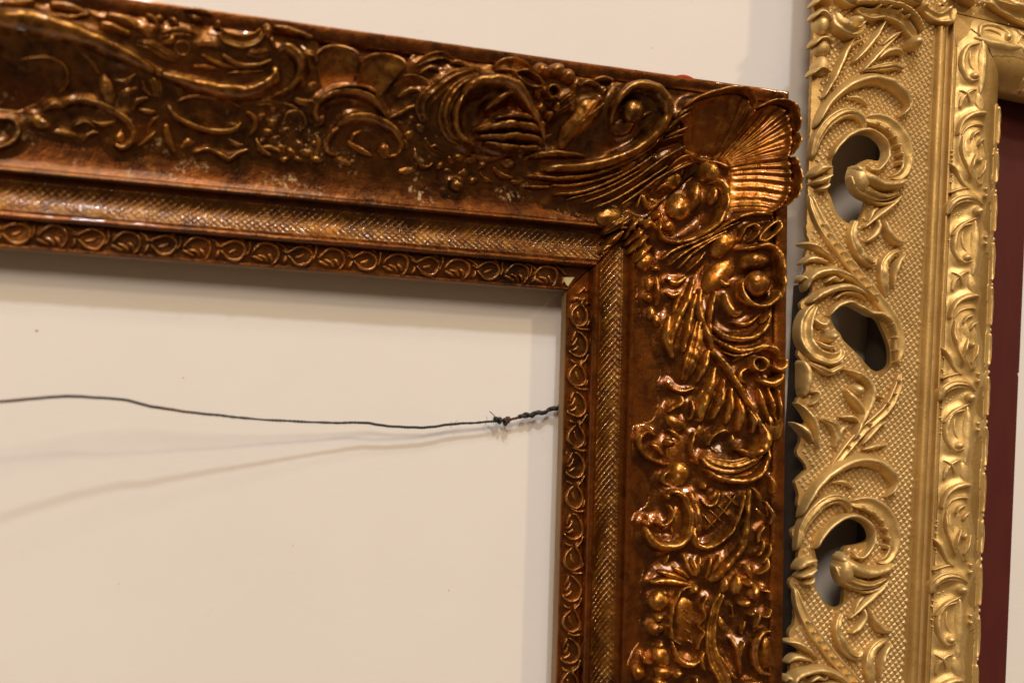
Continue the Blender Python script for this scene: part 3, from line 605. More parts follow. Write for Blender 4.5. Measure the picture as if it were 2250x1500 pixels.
('b','S','stem','R',8,'round',0,[84.1,3.8,2.0,81.5,-7.1,3.5,80.7,-17.6,3.5,81.7,-25.6,2.0]),
('b','S','acanthus_lobe','R',8,'round',0,[73.0,11.8,2.0,70.1,-0.2,4.6,65.2,-11.7,5.2,61.4,-23.4,4.7,60.0,-34.2,2.1]),
('b','S','acanthus_lobe','R',8,'round',0,[74.3,2.6,2.0,71.2,-11.0,4.3,69.0,-24.5,4.4,67.6,-34.8,2.1]),
('b','S','acanthus_lobe','R',7,'round',0,[60.4,-11.3,2.1,59.0,-24.3,6.0,62.9,-38.1,2.6]),
('b','S','acanthus_lobe','R',11,'fl2',0,[76.0,-13.8,2.5,73.5,-30.0,6.5,70.8,-40.7,7.0,68.0,-51.0,2.6]),
('b','S','acanthus_lobe','R',10,'round',0,[80.4,-31.1,2.0,77.9,-40.5,5.5,74.6,-51.8,2.0]),
('b','S','acanthus_lobe','R',6,'round',0,[67.6,2.6,2.1,64.6,-2.9,3.7,62.2,-11.1,2.1]),
('b','S','curl','R',7,'round',0,[60.1,-51.1,2.1,62.2,-55.0,2.9,68.3,-56.5,2.9,74.5,-53.9,1.8]),
('b','B','bud','R',5,'round',0,[48.1,6.5,2.9,3.7,0.0]),
('b','B','bud','R',5,'round',0,[47.4,-2.4,2.9,2.6,0.0]),
('b','B','bud','R',5,'round',0,[49.7,-11.2,2.6,3.7,0.0]),
('b','B','bud','R',5,'round',0,[53.4,-15.5,2.7,3.8,0.0]),
('b','B','bud','R',5,'round',0,[53.3,2.1,2.2,8.3,0.0]),
('b','S','leaf','R',6,'round',0,[57.5,10.4,1.7,63.7,7.4,4.2,69.9,12.2,2.1]),
('b','S','leaf','R',6,'round',0,[57.1,2.2,1.7,62.0,-0.3,3.7,66.3,2.6,1.6]),
('b','S','leaf','R',11,'round',0,[80.3,-16.9,2.0,85.4,-22.5,3.9,92.6,-25.6,4.9,101.8,-24.1,4.5,108.4,-17.3,4.3,111.8,-8.9,2.1]),
('b','S','leaf','R',10,'round',0,[82.5,-24.9,2.0,90.3,-30.9,4.0,99.4,-31.8,4.2,111.6,-27.0,2.1]),
('b','S','leaf','R',9,'round',0,[86.5,-32.8,1.5,92.9,-35.4,2.7,99.7,-33.9,3.0,104.3,-29.8,2.0]),
('b','S','leaf','R',7,'round',0,[90.9,-15.0,1.5,99.7,-16.5,4.0,106.6,-10.4,2.0]),
('b','S','leaf','R',12,'round',0,[105.1,-16.7,1.5,108.5,-12.0,3.2,110.6,-7.9,1.6]),
('b','S','flower_ring','R',13,'round',1,[100.4,-40.2,2.2,102.0,-36.7,2.2,105.5,-36.6,2.2,107.4,-40.0,2.4,105.6,-43.5,2.2,102.1,-43.6,2.2]),
('b','S','petal','R',9,'round',0,[101.6,-34.1,2.0,108.2,-29.7,5.3,114.5,-31.1,5.2,117.1,-36.8,2.6]),
('b','S','petal','R',9,'round',0,[111.6,-39.7,2.1,116.7,-42.7,3.9,121.0,-40.1,3.8,120.3,-35.1,2.2]),
('b','S','petal','R',10,'round',0,[104.7,-48.4,2.0,111.9,-51.1,5.7,117.9,-48.0,4.2,118.9,-43.7,2.2]),
('b','S','petal','R',8,'round',0,[100.6,-41.6,2.0,96.5,-44.8,3.9,96.6,-49.6,3.9,100.7,-51.1,2.0]),
('b','S','petal','R',7,'round',0,[100.4,-34.6,2.0,96.3,-36.0,3.5,92.6,-39.0,1.5]),
('b','S','stem','R',11,'round',0,[80.5,-31.9,3.4,87.9,-40.9,3.7,93.9,-51.4,3.4,99.5,-61.3,3.2,104.7,-73.0,3.2,108.2,-83.3,2.1]),
('b','S','acanthus_lobe','R',8,'round',0,[84.7,-40.8,2.5,81.7,-53.7,6.9,78.6,-65.0,6.5,77.2,-75.1,2.5]),
('b','S','acanthus_lobe','R',9,'round',0,[88.5,-47.7,2.0,86.5,-62.1,4.9,82.1,-73.6,2.0]),
('b','S','acanthus_lobe','R',9,'round',0,[91.8,-53.0,2.0,91.5,-65.4,4.7,89.3,-75.8,1.9]),
('b','S','acanthus_lobe','R',10,'round',0,[95.2,-58.7,2.0,96.7,-69.2,5.4,95.5,-79.8,2.0]),
('b','S','acanthus_lobe','R',10,'round',0,[99.8,-64.4,1.5,103.1,-72.2,4.4,102.3,-80.9,2.0]),
('b','S','acanthus_lobe','R',6,'round',0,[80.9,-52.3,1.5,77.7,-57.0,3.0,76.8,-61.8,1.5]),
('b','S','leaf_flute','R',9,'round',0,[105.5,-53.1,1.5,108.4,-64.1,4.0,113.0,-75.3,1.5]),
('b','S','leaf_flute','R',9,'round',0,[110.7,-51.9,1.6,113.4,-63.4,3.6,115.5,-73.9,1.5]),
('b','S','leaf_flute','R',9,'round',0,[116.3,-53.3,1.5,117.4,-63.3,3.1,117.5,-72.5,1.5]),
('b','B','bud','R',6,'round',0,[116.6,-75.2,5.7,7.2,0.0]),
('b','S','curl','R',7,'round',0,[81.1,-88.2,1.5,83.7,-82.1,2.4,88.6,-78.7,2.4,92.3,-79.9,1.2]),
('b','S','acanthus_hood','R',13,'round',0,[105.9,-72.9,2.0,109.0,-82.0,7.4,106.5,-88.6,7.8,100.4,-91.2,6.4,92.9,-88.8,1.9]),
('b','S','acanthus_lobe','R',11,'fl2',0,[77.7,-93.1,2.5,84.2,-98.1,7.7,93.6,-99.3,8.3,102.6,-95.3,6.4,109.3,-88.8,2.1]),
('b','S','acanthus_lobe','R',10,'round',0,[79.1,-100.9,2.0,86.3,-106.2,4.4,96.3,-107.6,4.9,105.4,-104.3,4.4,110.9,-95.0,3.7,111.8,-85.1,1.6]),
('b','S','leaf','R',6,'round',0,[67.1,-58.3,2.1,68.0,-63.1,3.6,63.7,-66.2,3.1,59.7,-69.3,1.9]),
('b','B','bud','R',5,'round',0,[66.2,-75.5,6.2,4.1,-20.0]),
('b','S','leaf','R',5,'round',0,[60.7,-78.8,1.6,64.8,-81.6,3.4,67.9,-85.0,1.6]),
('b','S','curl','R',6,'round',0,[53.9,-83.3,1.9,48.6,-81.1,3.1,43.4,-83.6,3.6,42.9,-88.9,3.6,47.2,-94.6,3.7,55.1,-98.4,3.2,62.8,-99.5,1.5]),
('b','S','leaf','R',5,'round',0,[50.3,-87.7,1.7,55.0,-90.2,3.8,58.9,-94.9,1.9]),
('b','B','bud','R',6,'round',0,[62.1,-86.8,3.4,2.3,0.0]),
('b','S','leaf','R',6,'round',0,[73.0,-60.8,1.5,73.9,-68.3,2.8,72.3,-73.7,1.5]),
('b','S','leaf','R',7,'round',0,[75.2,-79.2,1.7,72.9,-88.5,3.0,74.5,-95.4,3.0,77.3,-99.5,1.5]),
('b','B','cartouche','R',3,'round',0,[68.2,-94.0,6.7,11.9,0.0]),
('b','S','curl','R',6,'round',0,[62.4,-103.2,1.5,58.6,-106.0,3.0,58.9,-110.2,3.0,63.1,-112.2,1.5]),
('b','B','leaf','R',5,'round',0,[68.8,-105.1,5.2,6.7,0.0]),
('b','S','scroll','R',9,'round',0,[59.5,-118.5,2.7,63.8,-115.2,3.8,68.8,-117.7,4.4,72.5,-124.4,4.7,73.3,-133.2,4.7,71.6,-141.2,4.9,65.8,-146.3,5.6,57.9,-146.8,6.4,50.9,-143.0,6.1,48.1,-137.5,3.9,47.7,-133.9,2.2]),
('b','B','bead','R',8,'round',0,[60.4,-118.3,2.6,2.6,0.0]),
('b','B','bead','R',9,'round',0,[47.7,-133.6,2.2,2.2,0.0]),
('b','S','curl','R',8,'round',0,[60.7,-122.2,1.8,63.3,-127.9,2.8,60.9,-133.0,2.8,56.1,-134.4,2.7,53.8,-131.8,1.9]),
('b','B','bead','R',9,'round',0,[55.4,-133.3,2.1,2.1,0.0]),
('b','B','scroll_hollow','R',3,'round',0,[68.3,-131.1,4.1,8.7,0.0]),
('b','S','scroll','R',8,'round',0,[100.3,-113.2,1.5,98.9,-122.1,2.2,94.7,-134.8,2.4,89.0,-141.9,3.1,82.3,-146.2,4.1,76.6,-144.9,4.2,74.6,-138.5,3.7,76.4,-132.6,2.0]),
('b','S','stem','R',9,'round',0,[72.3,-114.4,2.5,74.8,-122.7,4.9,76.6,-133.1,5.4,75.8,-138.9,2.5]),
('b','S','lattice_bar','R',4.5,'round',0,[80.7,-137.3,1.2,87.6,-128.8,1.5,96.9,-114.8,1.2]),
('b','S','lattice_bar','R',4,'round',0,[79.8,-127.2,1.2,86.0,-135.0,1.2]),
('b','S','lattice_bar','R',4,'round',0,[87.2,-121.5,1.2,93.3,-128.3,1.2]),
('b','S','lattice_bar','R',4,'round',0,[91.3,-115.8,1.2,97.3,-122.1,1.2]),
('b','S','lattice_bar','R',4,'round',0,[83.4,-124.6,1.0,89.8,-131.9,1.0]),
('b','S','curl','R',6,'round',0,[78.6,-117.9,1.7,80.8,-121.8,2.7,84.1,-122.4,2.7,87.0,-118.6,2.4,87.8,-113.8,1.5]),
('b','B','bead','R',6,'round',0,[80.4,-111.5,2.2,2.4,0.0]),
('b','B','leaf','R',5,'round',0,[85.7,-116.6,2.2,3.4,-30.0]),
('b','S','leaf','R',6,'round',0,[113.4,-103.4,1.5,116.2,-109.1,2.8,115.8,-115.4,1.5]),
('b','S','leaf','R',6,'round',0,[111.6,-118.1,1.6,115.7,-126.3,3.1,114.3,-132.6,1.5]),
('b','S','leaf','R',6,'round',0,[111.8,-132.2,1.6,108.6,-136.4,2.6,107.6,-143.4,1.6]),
('b','S','leaf','R',6,'round',0,[110.8,-140.0,1.3,110.3,-146.0,2.4,107.2,-150.4,1.8]),
('b','S','leaf','R',6,'round',0,[114.4,-142.0,1.3,114.0,-148.5,2.5,109.9,-155.0,1.6]),
('b','S','scroll_band','R',6,'round',0,[103.5,-110.0,2.0,102.1,-126.8,4.2,100.6,-143.2,4.4,92.7,-155.8,5.3,83.6,-166.8,6.2]),
('b','S','leaf','R',6,'round',0,[69.8,-149.8,1.5,72.2,-157.0,2.5,76.1,-163.6,1.5]),
('b','S','leaf','R',7,'round',0,[74.4,-152.1,2.0,75.9,-158.0,3.4,77.0,-164.0,2.0]),
('b','S','leaf','R',7,'round',0,[78.6,-151.4,1.5,77.5,-156.6,2.2,77.2,-162.4,1.5]),
('b','S','leaf','R',6,'round',0,[84.5,-151.6,1.4,83.1,-158.5,2.9,81.8,-164.8,1.4]),
('b','S','leaf','R',6,'round',0,[89.0,-149.6,1.4,87.3,-155.6,2.9,84.7,-161.5,1.4]),
('b','S','leaf','R',7,'round',0,[51.6,-167.6,2.2,59.0,-166.5,4.8,67.8,-167.3,4.6,75.4,-168.2,2.0]),
('b','S','leaf','R',7,'round',0,[55.8,-161.1,2.1,63.7,-163.0,4.6,73.0,-166.2,1.5]),
('b','S','leaf','R',6,'round',0,[64.4,-158.1,1.5,69.5,-161.3,3.6,74.2,-164.7,1.5]),
('b','B','bead','R',8,'round',0,[75.8,-170.7,2.9,3.4,0.0]),
('b','S','scroll','R',7,'round',0,[75.4,-168.2,1.5,69.3,-171.4,2.3,65.3,-179.3,2.5,63.5,-191.0,2.5,64.9,-199.2,2.5,70.8,-202.9,1.5]),
('b','S','scroll','R',7,'round',0,[64.4,-199.2,1.5,68.5,-209.9,3.5,74.5,-213.7,4.9,80.2,-210.3,1.9]),
('b','B','cartouche','R',3,'round',0,[73.6,-188.4,5.9,11.3,0.0]),
('b','S','leaf_vein','R',4.5,'round',0,[69.3,-180.7,0.8,74.0,-184.6,1.0]),
('b','S','leaf_vein','R',4.5,'round',0,[70.3,-186.9,0.7,74.8,-190.3,1.0]),
('b','S','leaf_vein','R',4.5,'round',0,[71.4,-193.0,0.7,75.6,-195.9,1.0]),
('b','S','leaf_vein','R',4.5,'round',0,[72.4,-199.2,0.7,76.4,-201.5,1.0]),
('b','S','ribbon','R',6,'round',0,[83.1,-173.5,1.2,80.3,-179.9,1.9,81.5,-185.6,1.9,78.4,-190.9,2.0,81.2,-194.9,1.9,79.2,-199.1,2.0,78.1,-205.9,1.5]),
('b','S','leaf','R',6,'round',0,[81.5,-205.1,1.4,80.5,-210.9,2.9,82.4,-217.1,1.4]),
('b','B','bud','R',6,'round',0,[58.2,-178.3,5.1,5.9,0.0]),
('b','B','bud','R',6,'round',0,[56.9,-194.1,5.0,4.0,0.0]),
('b','B','bud','R',6,'round',0,[60.2,-209.8,5.0,5.6,0.0]),
('b','B','bud','R',6,'round',0,[60.5,-173.6,2.3,2.0,0.0]),
('b','B','bud','R',6,'round',0,[58.1,-187.9,2.4,2.4,0.0]),
('b','B','bud','R',6,'round',0,[59.3,-203.4,2.7,2.7,0.0]),
('b','B','bud','R',6,'round',0,[61.6,-219.0,5.5,3.5,0.0]),
('b','B','bud','R',6,'round',0,[46.3,-218.8,3.6,4.4,0.0]),
('b','B','bud','R',6,'round',0,[59.7,-224.7,4.2,2.6,0.0]),
('b','B','bud','R',6,'round',0,[69.0,-219.3,3.0,2.5,0.0]),
('b','S','curl','R',6,'round',0,[47.5,-208.1,1.7,50.3,-212.8,2.8,54.5,-212.4,1.6]),
('b','S','scroll','R',9,'cup',0,[90.6,-170.7,1.9,86.6,-181.8,3.6,84.6,-197.4,4.5,86.5,-210.0,5.7,90.8,-219.4,6.2,93.6,-228.6,4.3]),
('b','S','leaf','R',8,'round',0,[88.3,-206.2,1.4,93.3,-215.8,3.6,97.8,-220.0,1.9]),
('b','B','petal','R',7,'round',0,[91.2,-167.5,2.4,4.8,-10.0]),
('b','B','petal','R',7,'round',0,[97.5,-167.1,2.9,5.8,-10.0]),
('b','S','petal','R',7,'round',0,[100.9,-154.3,1.5,102.4,-158.3,3.4,104.3,-163.4,1.9]),
('b','S','petal','R',7,'round',0,[113.1,-150.2,1.5,112.5,-156.5,2.8,107.5,-160.7,1.8]),
('b','B','petal','R',9,'round',0,[102.5,-165.4,2.7,2.7,0.0]),
('b','B','petal','R',8,'round',0,[105.9,-171.0,3.4,4.4,0.0]),
('b','S','petal','R',7,'round',0,[109.7,-169.4,1.6,113.9,-170.3,2.5,114.4,-175.5,1.5]),
('b','B','petal','R',8,'round',0,[101.4,-176.9,3.4,2.7,0.0]),
('b','S','petal','R',7,'round',0,[115.0,-179.0,1.5,113.5,-183.7,2.8,109.4,-184.0,1.6]),
('b','B','petal','R',7,'round',0,[104.5,-182.9,2.2,1.9,0.0]),
('b','S','petal','R',6,'round',0,[109.2,-181.3,1.3,107.7,-188.0,2.1,105.4,-191.2,1.2]),
('b','S','leaf','R',7,'round',0,[93.8,-196.4,1.4,97.5,-204.4,3.1,99.5,-218.2,1.4]),
('b','S','leaf','R',7,'round',0,[101.0,-198.0,1.5,99.3,-203.7,2.6,97.6,-210.7,1.4]),
('b','S','leaf_vein','R',5,'round',0,[94.6,-177.8,1.2,95.6,-186.2,1.2]),
('b','S','leaf_vein','R',5,'round',0,[101.5,-186.4,1.2,99.8,-195.5,1.2]),
('b','S','scroll','R',8,'round',0,[116.0,-192.2,1.5,110.7,-192.9,3.4,106.4,-198.6,4.3,105.8,-207.5,4.3,109.5,-214.8,3.6,116.3,-216.7,1.5]),
('b','B','petal','R',6,'round',0,[107.6,-221.7,4.7,2.1,0.0]),
('b','B','scroll_hollow','R',3,'round',0,[114.9,-205.4,3.0,8.6,0.0]),
('b','B','swell','T',5,'round',0,[-218.5,103.8,25.6,8.5,-8.0]),
('b','B','swell','T',5,'round',0,[-188.4,99.1,17.5,9.8,-8.0]),
('b','B','swell','T',4,'round',0,[-206.9,77.4,24.4,8.4,-10.0]),
('b','B','swell','T',5,'round',0,[-166.3,72.8,16.1,12.6,0.0]),
('b','B','swell','T',4,'round',0,[-121.8,73.0,21.4,10.7,-5.0]),
('b','B','swell','T',6,'round',0,[-90.5,82.6,19.0,15.4,0.0]),
('b','B','swell','T',4,'round',0,[-287.5,98.8,24.2,7.7,-10.0]),
('b','B','swell','T',6,'round',0,[-42.9,106.7,21.9,12.1,-10.0]),
('b','B','swell','T',6,'round',0,[-0.9,90.6,15.1,15.1,0.0]),
('b','B','swell','T',4,'round',0,[-26.7,73.1,30.5,7.1,0.0]),
('b','B','swell','T',4,'round',0,[-258.4,109.5,25.9,6.0,-12.0]),
('b','B','swell','T',3,'round',0,[-199.1,117.5,26.5,5.7,-8.0]),
('b','S','leaf','T',5,'fl2',0,[-248.1,103.9,2.1,-240.6,103.2,4.2,-233.4,100.4,4.7,-225.2,98.5,2.1]),
('b','S','leaf','T',5,'round',0,[-235.9,104.2,1.7,-230.3,106.5,3.4,-231.8,109.8,1.8]),
('b','S','leaf','T',5,'round',0,[-219.1,105.8,1.7,-213.2,107.8,4.0,-206.1,106.1,2.2]),
('b','S','leaf','T',5,'fl2',0,[-194.2,106.3,2.2,-187.9,105.4,3.9,-181.4,107.9,2.3]),
('b','S','leaf','T',5,'round',0,[-248.1,111.1,1.7,-243.6,109.1,3.5,-240.3,105.3,1.7]),
('b','S','leaf','T',4,'round',0,[-180.9,120.2,1.8,-171.5,119.2,3.5,-159.5,117.2,1.8]),
('b','S','leaf','T',5,'fl2',0,[-187.5,83.3,2.2,-179.7,85.0,4.0,-171.4,83.3,2.2]),
('b','S','leaf','T',4,'round',0,[-168.1,88.0,2.2,-162.6,86.1,4.0,-155.1,87.3,2.3]),
('b','S','leaf','T',4,'round',0,[-277.9,70.8,1.7,-284.4,71.8,3.4,-290.3,68.6,1.7]),
('b','S','leaf','T',4,'round',0,[-269.3,114.4,1.7,-277.6,111.2,3.0,-286.0,111.3,1.7]),
('b','S','leaf','T',3,'round',0,[-226.4,122.7,1.8,-217.5,123.1,2.7,-210.7,121.8,1.8]),
('b','S','leaf','T',4,'fl2',0,[-225.1,88.9,1.7,-223.5,84.0,3.9,-218.7,81.0,1.7]),
('b','S','leaf','T',4,'round',0,[-239.0,80.2,1.7,-245.5,77.4,3.4,-247.3,72.0,1.7]),
('b','S','leaf','T',4,'round',0,[-184.9,67.6,1.9,-180.7,61.2,3.7,-174.5,58.3,1.9]),
('b','S','leaf','T',4,'round',0,[-154.1,73.1,1.9,-150.9,66.6,3.8,-152.7,59.4,2.0]),
('b','S','leaf','T',4,'round',0,[-136.5,70.4,1.9,-128.5,66.5,3.9,-120.6,63.8,1.9]),
('b','S','leaf','T',5,'fl2',0,[-94.4,76.7,1.9,-88.2,70.5,4.4,-77.3,68.0,2.0]),
('b','S','leaf','T',4,'round',0,[-112.6,93.8,1.9,-105.7,97.9,3.7,-98.1,97.6,1.9]),
('b','S','leaf','T',5,'round',0,[-67.1,70.2,2.0,-56.1,68.9,4.1,-45.7,71.1,2.0]),
('g','S','acanthus_leaf','M',7,'fl2',0,[2.8,113.0,1.7,5.2,126.5,4.8,10.8,137.0,6.1,19.5,144.0,6.7,28.1,145.8,5.8,34.4,142.3,4.5,36.7,135.9,1.4]),
('g','S','scroll','M',8,'cup',0,[36.6,143.9,4.1,47.7,144.2,8.9,56.9,140.9,10.0,63.8,134.4,10.3,67.7,126.2,9.4,68.1,118.5,7.3,64.1,112.0,5.6,58.1,109.6,2.1]),
('g','B','bead','M',8,'round',0,[44.5,141.7,1.7,1.7,0.0]),
('g','B','bead','M',8,'round',0,[51.1,139.6,1.7,1.7,0.0]),
('g','B','bead','M',8,'round',0,[57.2,135.2,1.7,1.7,0.0]),
('g','B','bead','M',8,'round',0,[60.6,130.2,1.7,1.7,0.0]),
('g','B','bead','M',8,'round',0,[62.6,124.9,1.7,1.7,0.0]),
('g','B','bead','M',8,'round',0,[62.4,119.5,1.7,1.7,0.0]),
('g','S','scroll_rim','M',7,'round',0,[13.3,114.7,2.2,17.0,122.5,3.5,24.6,130.6,3.5,33.2,135.5,3.5,41.4,136.1,3.5,49.5,132.4,3.5,53.4,126.0,3.3,52.1,118.8,3.1,47.1,112.8,2.9,42.3,112.0,2.5,40.3,115.2,1.4]),
('g','S','volute','M',11,'round',0,[28.7,112.3,3.1,35.1,107.0,8.6,44.1,104.1,8.2,53.0,103.6,6.8,61.8,105.9,5.2,68.3,109.8,1.7]),
('g','S','volute','M',9,'fl2',0,[27.8,107.2,3.1,33.8,99.5,7.7,43.3,96.1,7.2,53.3,96.0,4.7,64.2,100.7,1.5]),
('g','B','volute_eye','M',11,'round',0,[33.6,103.9,5.9,10.2,15.0]),
('g','S','leaf_edge','M',5,'round',0,[39.9,93.3,1.4,50.0,91.6,2.5,58.8,93.8,2.3,65.3,98.5,1.0]),
('g','S','acanthus_leaf','M',9,'ridge',0,[3.4,132.8,1.7,7.8,144.3,4.3,13.6,153.5,5.6,24.0,162.7,7.2,36.8,169.2,7.5,47.9,170.4,7.7,57.1,168.4,8.4,64.6,162.8,7.4,67.1,156.4,4.6,61.0,148.4,1.0]),
('g','S','acanthus_leaf','M',4,'round',0,[22.4,155.3,1.4,31.2,156.1,3.5,39.2,152.4,1.0]),
('g','S','collar','M',9,'round',0,[2.1,102.2,2.1,7.1,107.0,5.3,14.1,109.0,2.0]),
('g','S','collar','M',9,'round',0,[2.8,98.0,1.7,8.3,100.2,4.4,14.0,104.2,1.8]),
('g','S','collar','M',8,'round',0,[6.0,94.0,1.5,10.3,95.8,3.3,13.0,98.9,1.3]),
('g','S','stem','M',6,'cup',0,[3.5,92.2,1.7,5.4,84.7,3.9,8.9,76.5,5.5,16.0,65.9,6.6,24.0,58.5,6.6,33.3,49.4,6.7,43.7,40.3,6.7,53.0,32.0,6.7,62.4,22.7,6.8,67.8,13.8,7.6,69.9,3.6,7.6,68.7,-6.9,3.1]),
('g','B','bead','M',7,'round',0,[10.5,72.7,1.2,1.6,-35.0]),
('g','B','bead','M',7,'round',0,[14.6,67.1,1.3,1.7,-35.0]),
('g','B','bead','M',7,'round',0,[19.6,62.3,1.3,1.7,-35.0]),
('g','B','bead','M',7,'round',0,[24.5,57.5,1.3,1.7,-35.0]),
('g','B','bead','M',7,'round',0,[29.3,53.0,1.3,1.7,-35.0]),
('g','B','bead','M',7,'round',0,[34.5,48.0,1.3,1.7,-35.0]),
('g','B','bead','M',7,'round',0,[39.7,43.7,1.3,1.7,-35.0]),
('g','B','bead','M',7,'round',0,[44.9,39.2,1.3,1.7,-35.0]),
('g','B','bead','M',7,'round',0,[50.1,34.4,1.3,1.7,-35.0]),
('g','B','bead','M',7,'round',0,[62.3,17.7,1.3,1.7,-35.0]),
('g','B','bead','M',7,'round',0,[65.7,9.5,1.3,1.7,-35.0]),
('g','B','bead','M',7,'round',0,[67.2,1.8,1.3,1.7,-35.0]),
('g','B','bead','M',7,'round',0,[68.5,-5.1,1.3,1.7,-35.0]),
('g','S','acanthus_leaf','M',6,'ridge',0,[39.4,74.9,2.0,48.9,83.4,4.7,59.5,92.2,4.8,66.8,100.1,1.3]),
('g','S','acanthus_leaf','M',5,'round',0,[42.0,77.3,1.4,45.4,85.4,3.1,49.1,88.9,1.2]),
('g','S','acanthus_leaf','M',8,'fl2',0,[33.8,79.6,2.0,31.1,69.7,4.7,34.4,61.6,5.7,39.6,55.7,5.7,46.3,53.5,4.5,49.3,58.4,1.4]),
('g','S','acanthus_leaf','M',6,'round',0,[49.0,82.0,2.1,50.4,76.4,4.1,46.3,70.1,4.1,41.0,66.5,1.4]),
('g','S','acanthus_leaf','M',7,'round',0,[54.0,81.6,1.6,56.8,75.3,4.7,63.1,69.9,5.2,70.4,70.0,1.5]),
('g','S','acanthus_leaf','M',7,'fl2',0,[59.1,32.6,1.6,55.6,44.6,6.1,55.1,53.5,5.7,59.7,60.4,5.1,67.3,64.5,2.1]),
('g','S','acanthus_leaf','M',7,'round',0,[62.5,39.7,1.2,63.1,49.3,3.5,65.5,56.8,3.7,70.2,62.3,1.2]),
('g','S','acanthus_leaf','X',6,'ridge',0,[6.8,151.8,1.5,11.7,162.3,3.7,16.5,174.2,4.7,22.2,188.0,4.8,29.8,201.2,2.1]),
('g','B','bead','X',5,'round',0,[12.6,160.0,1.1,1.1,0.0]),
('g','B','bead','X',5,'round',0,[13.9,163.1,1.2,1.2,0.0]),
('g','B','bead','X',5,'round',0,[15.4,166.2,1.2,1.2,0.0]),
('g','B','bead','X',5,'round',0,[17.0,169.4,1.2,1.2,0.0]),
('g','B','bead','X',5,'round',0,[18.6,172.6,1.2,1.2,0.0]),
('g','B','bead','X',5,'round',0,[20.1,175.9,1.2,1.2,0.0]),
('g','B','bead','X',5,'round',0,[21.7,179.1,1.2,1.2,0.0]),
('g','B','bead','X',5,'round',0,[23.3,182.3,1.2,1.2,0.0]),
('g','B','bead','X',5,'round',0,[24.9,185.5,1.2,1.2,0.0]),
('g','S','acanthus_leaf','X',6,'ridge',0,[32.5,173.3,1.7,40.9,183.2,4.6,49.3,193.2,4.6,60.0,204.7,1.3]),
('g','S','acanthus_leaf','X',7,'ridge',0,[25.1,177.5,1.4,32.4,185.8,4.4,40.7,197.2,4.6,47.6,209.5,1.3]),
('g','S','acanthus_leaf','X',5,'round',0,[19.1,183.7,1.2,25.9,190.4,3.5,33.4,194.8,1.3]),
('g','S','acanthus_leaf','X',6,'fl2',0,[33.6,174.5,1.5,46.8,178.7,5.2,55.6,181.3,4.6,63.9,180.6,1.1]),
('g','S','acanthus_leaf','X',7,'round',0,[42.6,182.8,1.3,49.0,188.8,4.6,56.8,191.4,4.2,62.6,189.4,1.1]),
('g','S','acanthus_leaf','X',6,'round',0,[45.4,192.4,1.0,52.4,199.2,3.4,62.0,205.8,0.9]),
('g','B','husk','X',6,'round',0,[5.1,200.3,5.1,6.6,0.0]),
('g','B','husk','X',6,'round',0,[5.8,185.6,5.1,6.7,0.0]),
('g','B','husk','X',6,'round',0,[5.7,173.0,5.1,6.6,0.0]),
('g','S','husk_rim','X',9,'round',0,[-2.0,202.5,2.1,2.4,206.6,3.0,8.7,200.8,1.3]),
('g','S','husk_rim','X',9,'round',0,[-1.6,184.6,2.0,3.2,189.6,3.3,11.2,187.4,1.3]),
('g','S','husk_rim','X',9,'round',0,[-1.7,165.9,2.0,3.3,170.4,3.1,10.2,168.1,1.3]),
('g','S','husk_rim','X',9,'round',0,[-2.6,210.8,2.1,2.8,215.2,3.0,8.9,211.5,1.3]),
('g','S','scroll_end','X',13,'fl2',0,[9.0,206.7,3.7,12.9,199.3,8.4,22.2,197.1,9.9,30.0,204.5,5.2]),
('g','B','scroll_end','X',14,'round',0,[23.6,202.0,5.2,4.7,0.0]),
('g','S','arch','X',10,'cup',0,[24.9,212.1,3.1,33.9,210.2,6.7,45.0,213.0,6.9,55.2,212.1,7.0,63.5,206.5,6.8,70.9,198.5,4.7]),
('g','B','arch_bead','X',13,'round',0,[68.1,198.0,5.3,5.1,0.0]),
('g','S','arch','X',13,'round',0,[21.1,214.5,2.1,43.2,218.2,3.6,56.8,217.8,3.6,66.6,212.4,3.4,72.4,204.0,1.7]),
('g','B','bead','X',12,'round',0,[38.3,214.8,1.7,1.5,0.0]),
('g','B','bead','X',12,'round',0,[46.1,216.1,1.7,1.5,0.0]),
('g','B','bead','X',12,'round',0,[54.0,215.0,1.7,1.5,0.0]),
('g','B','bead','X',12,'round',0,[59.8,212.7,1.7,1.5,0.0]),
('g','S','scroll','X',9,'cup',0,[72.8,225.1,3.2,80.0,220.3,6.2,87.7,218.9,6.4,94.8,221.9,10.6,99.5,229.8,2.4]),
('g','B','bead','X',10,'round',0,[74.1,223.6,3.0,3.0,0.0]),
('g','S','scroll','X',9,'cup',0,[123.9,237.8,4.1,137.5,235.0,6.3,152.3,232.2,7.9,166.6,229.1,5.1]),
('g','S','scroll','X',8,'round',0,[131.1,245.6,3.3,140.8,241.3,6.6,151.1,237.4,6.6,161.8,238.9,2.8]),
('g','S','acanthus_leaf','X',10,'fl2',0,[39.9,224.0,3.1,51.1,225.4,6.3,62.4,226.7,6.4,72.9,224.9,2.1]),
('g','S','acanthus_leaf','X',10,'fl2',0,[10.0,218.3,2.8,18.1,215.6,7.2,27.0,215.4,2.1]),
('g','S','acanthus_leaf','X',8,'round',0,[95.5,237.1,3.3,106.1,235.7,5.3,115.0,233.1,2.1]),
('g','S','acanthus_leaf','N',9,'ridge',0,[3.1,30.8,1.7,4.6,38.8,5.3,10.8,43.5,6.3,21.3,44.9,6.2,31.7,42.3,5.8,40.7,36.7,4.6,53.2,29.4,1.4]),
('g','S','acanthus_leaf','N',7,'round',0,[13.2,37.3,1.3,18.7,40.8,3.4,23.6,39.6,2.0,26.7,41.8,1.0]),
('g','S','acanthus_leaf','N',8,'round',0,[4.5,23.5,1.4,11.9,30.1,4.2,22.4,35.1,4.6,33.1,36.4,4.4,45.3,32.8,1.4]),
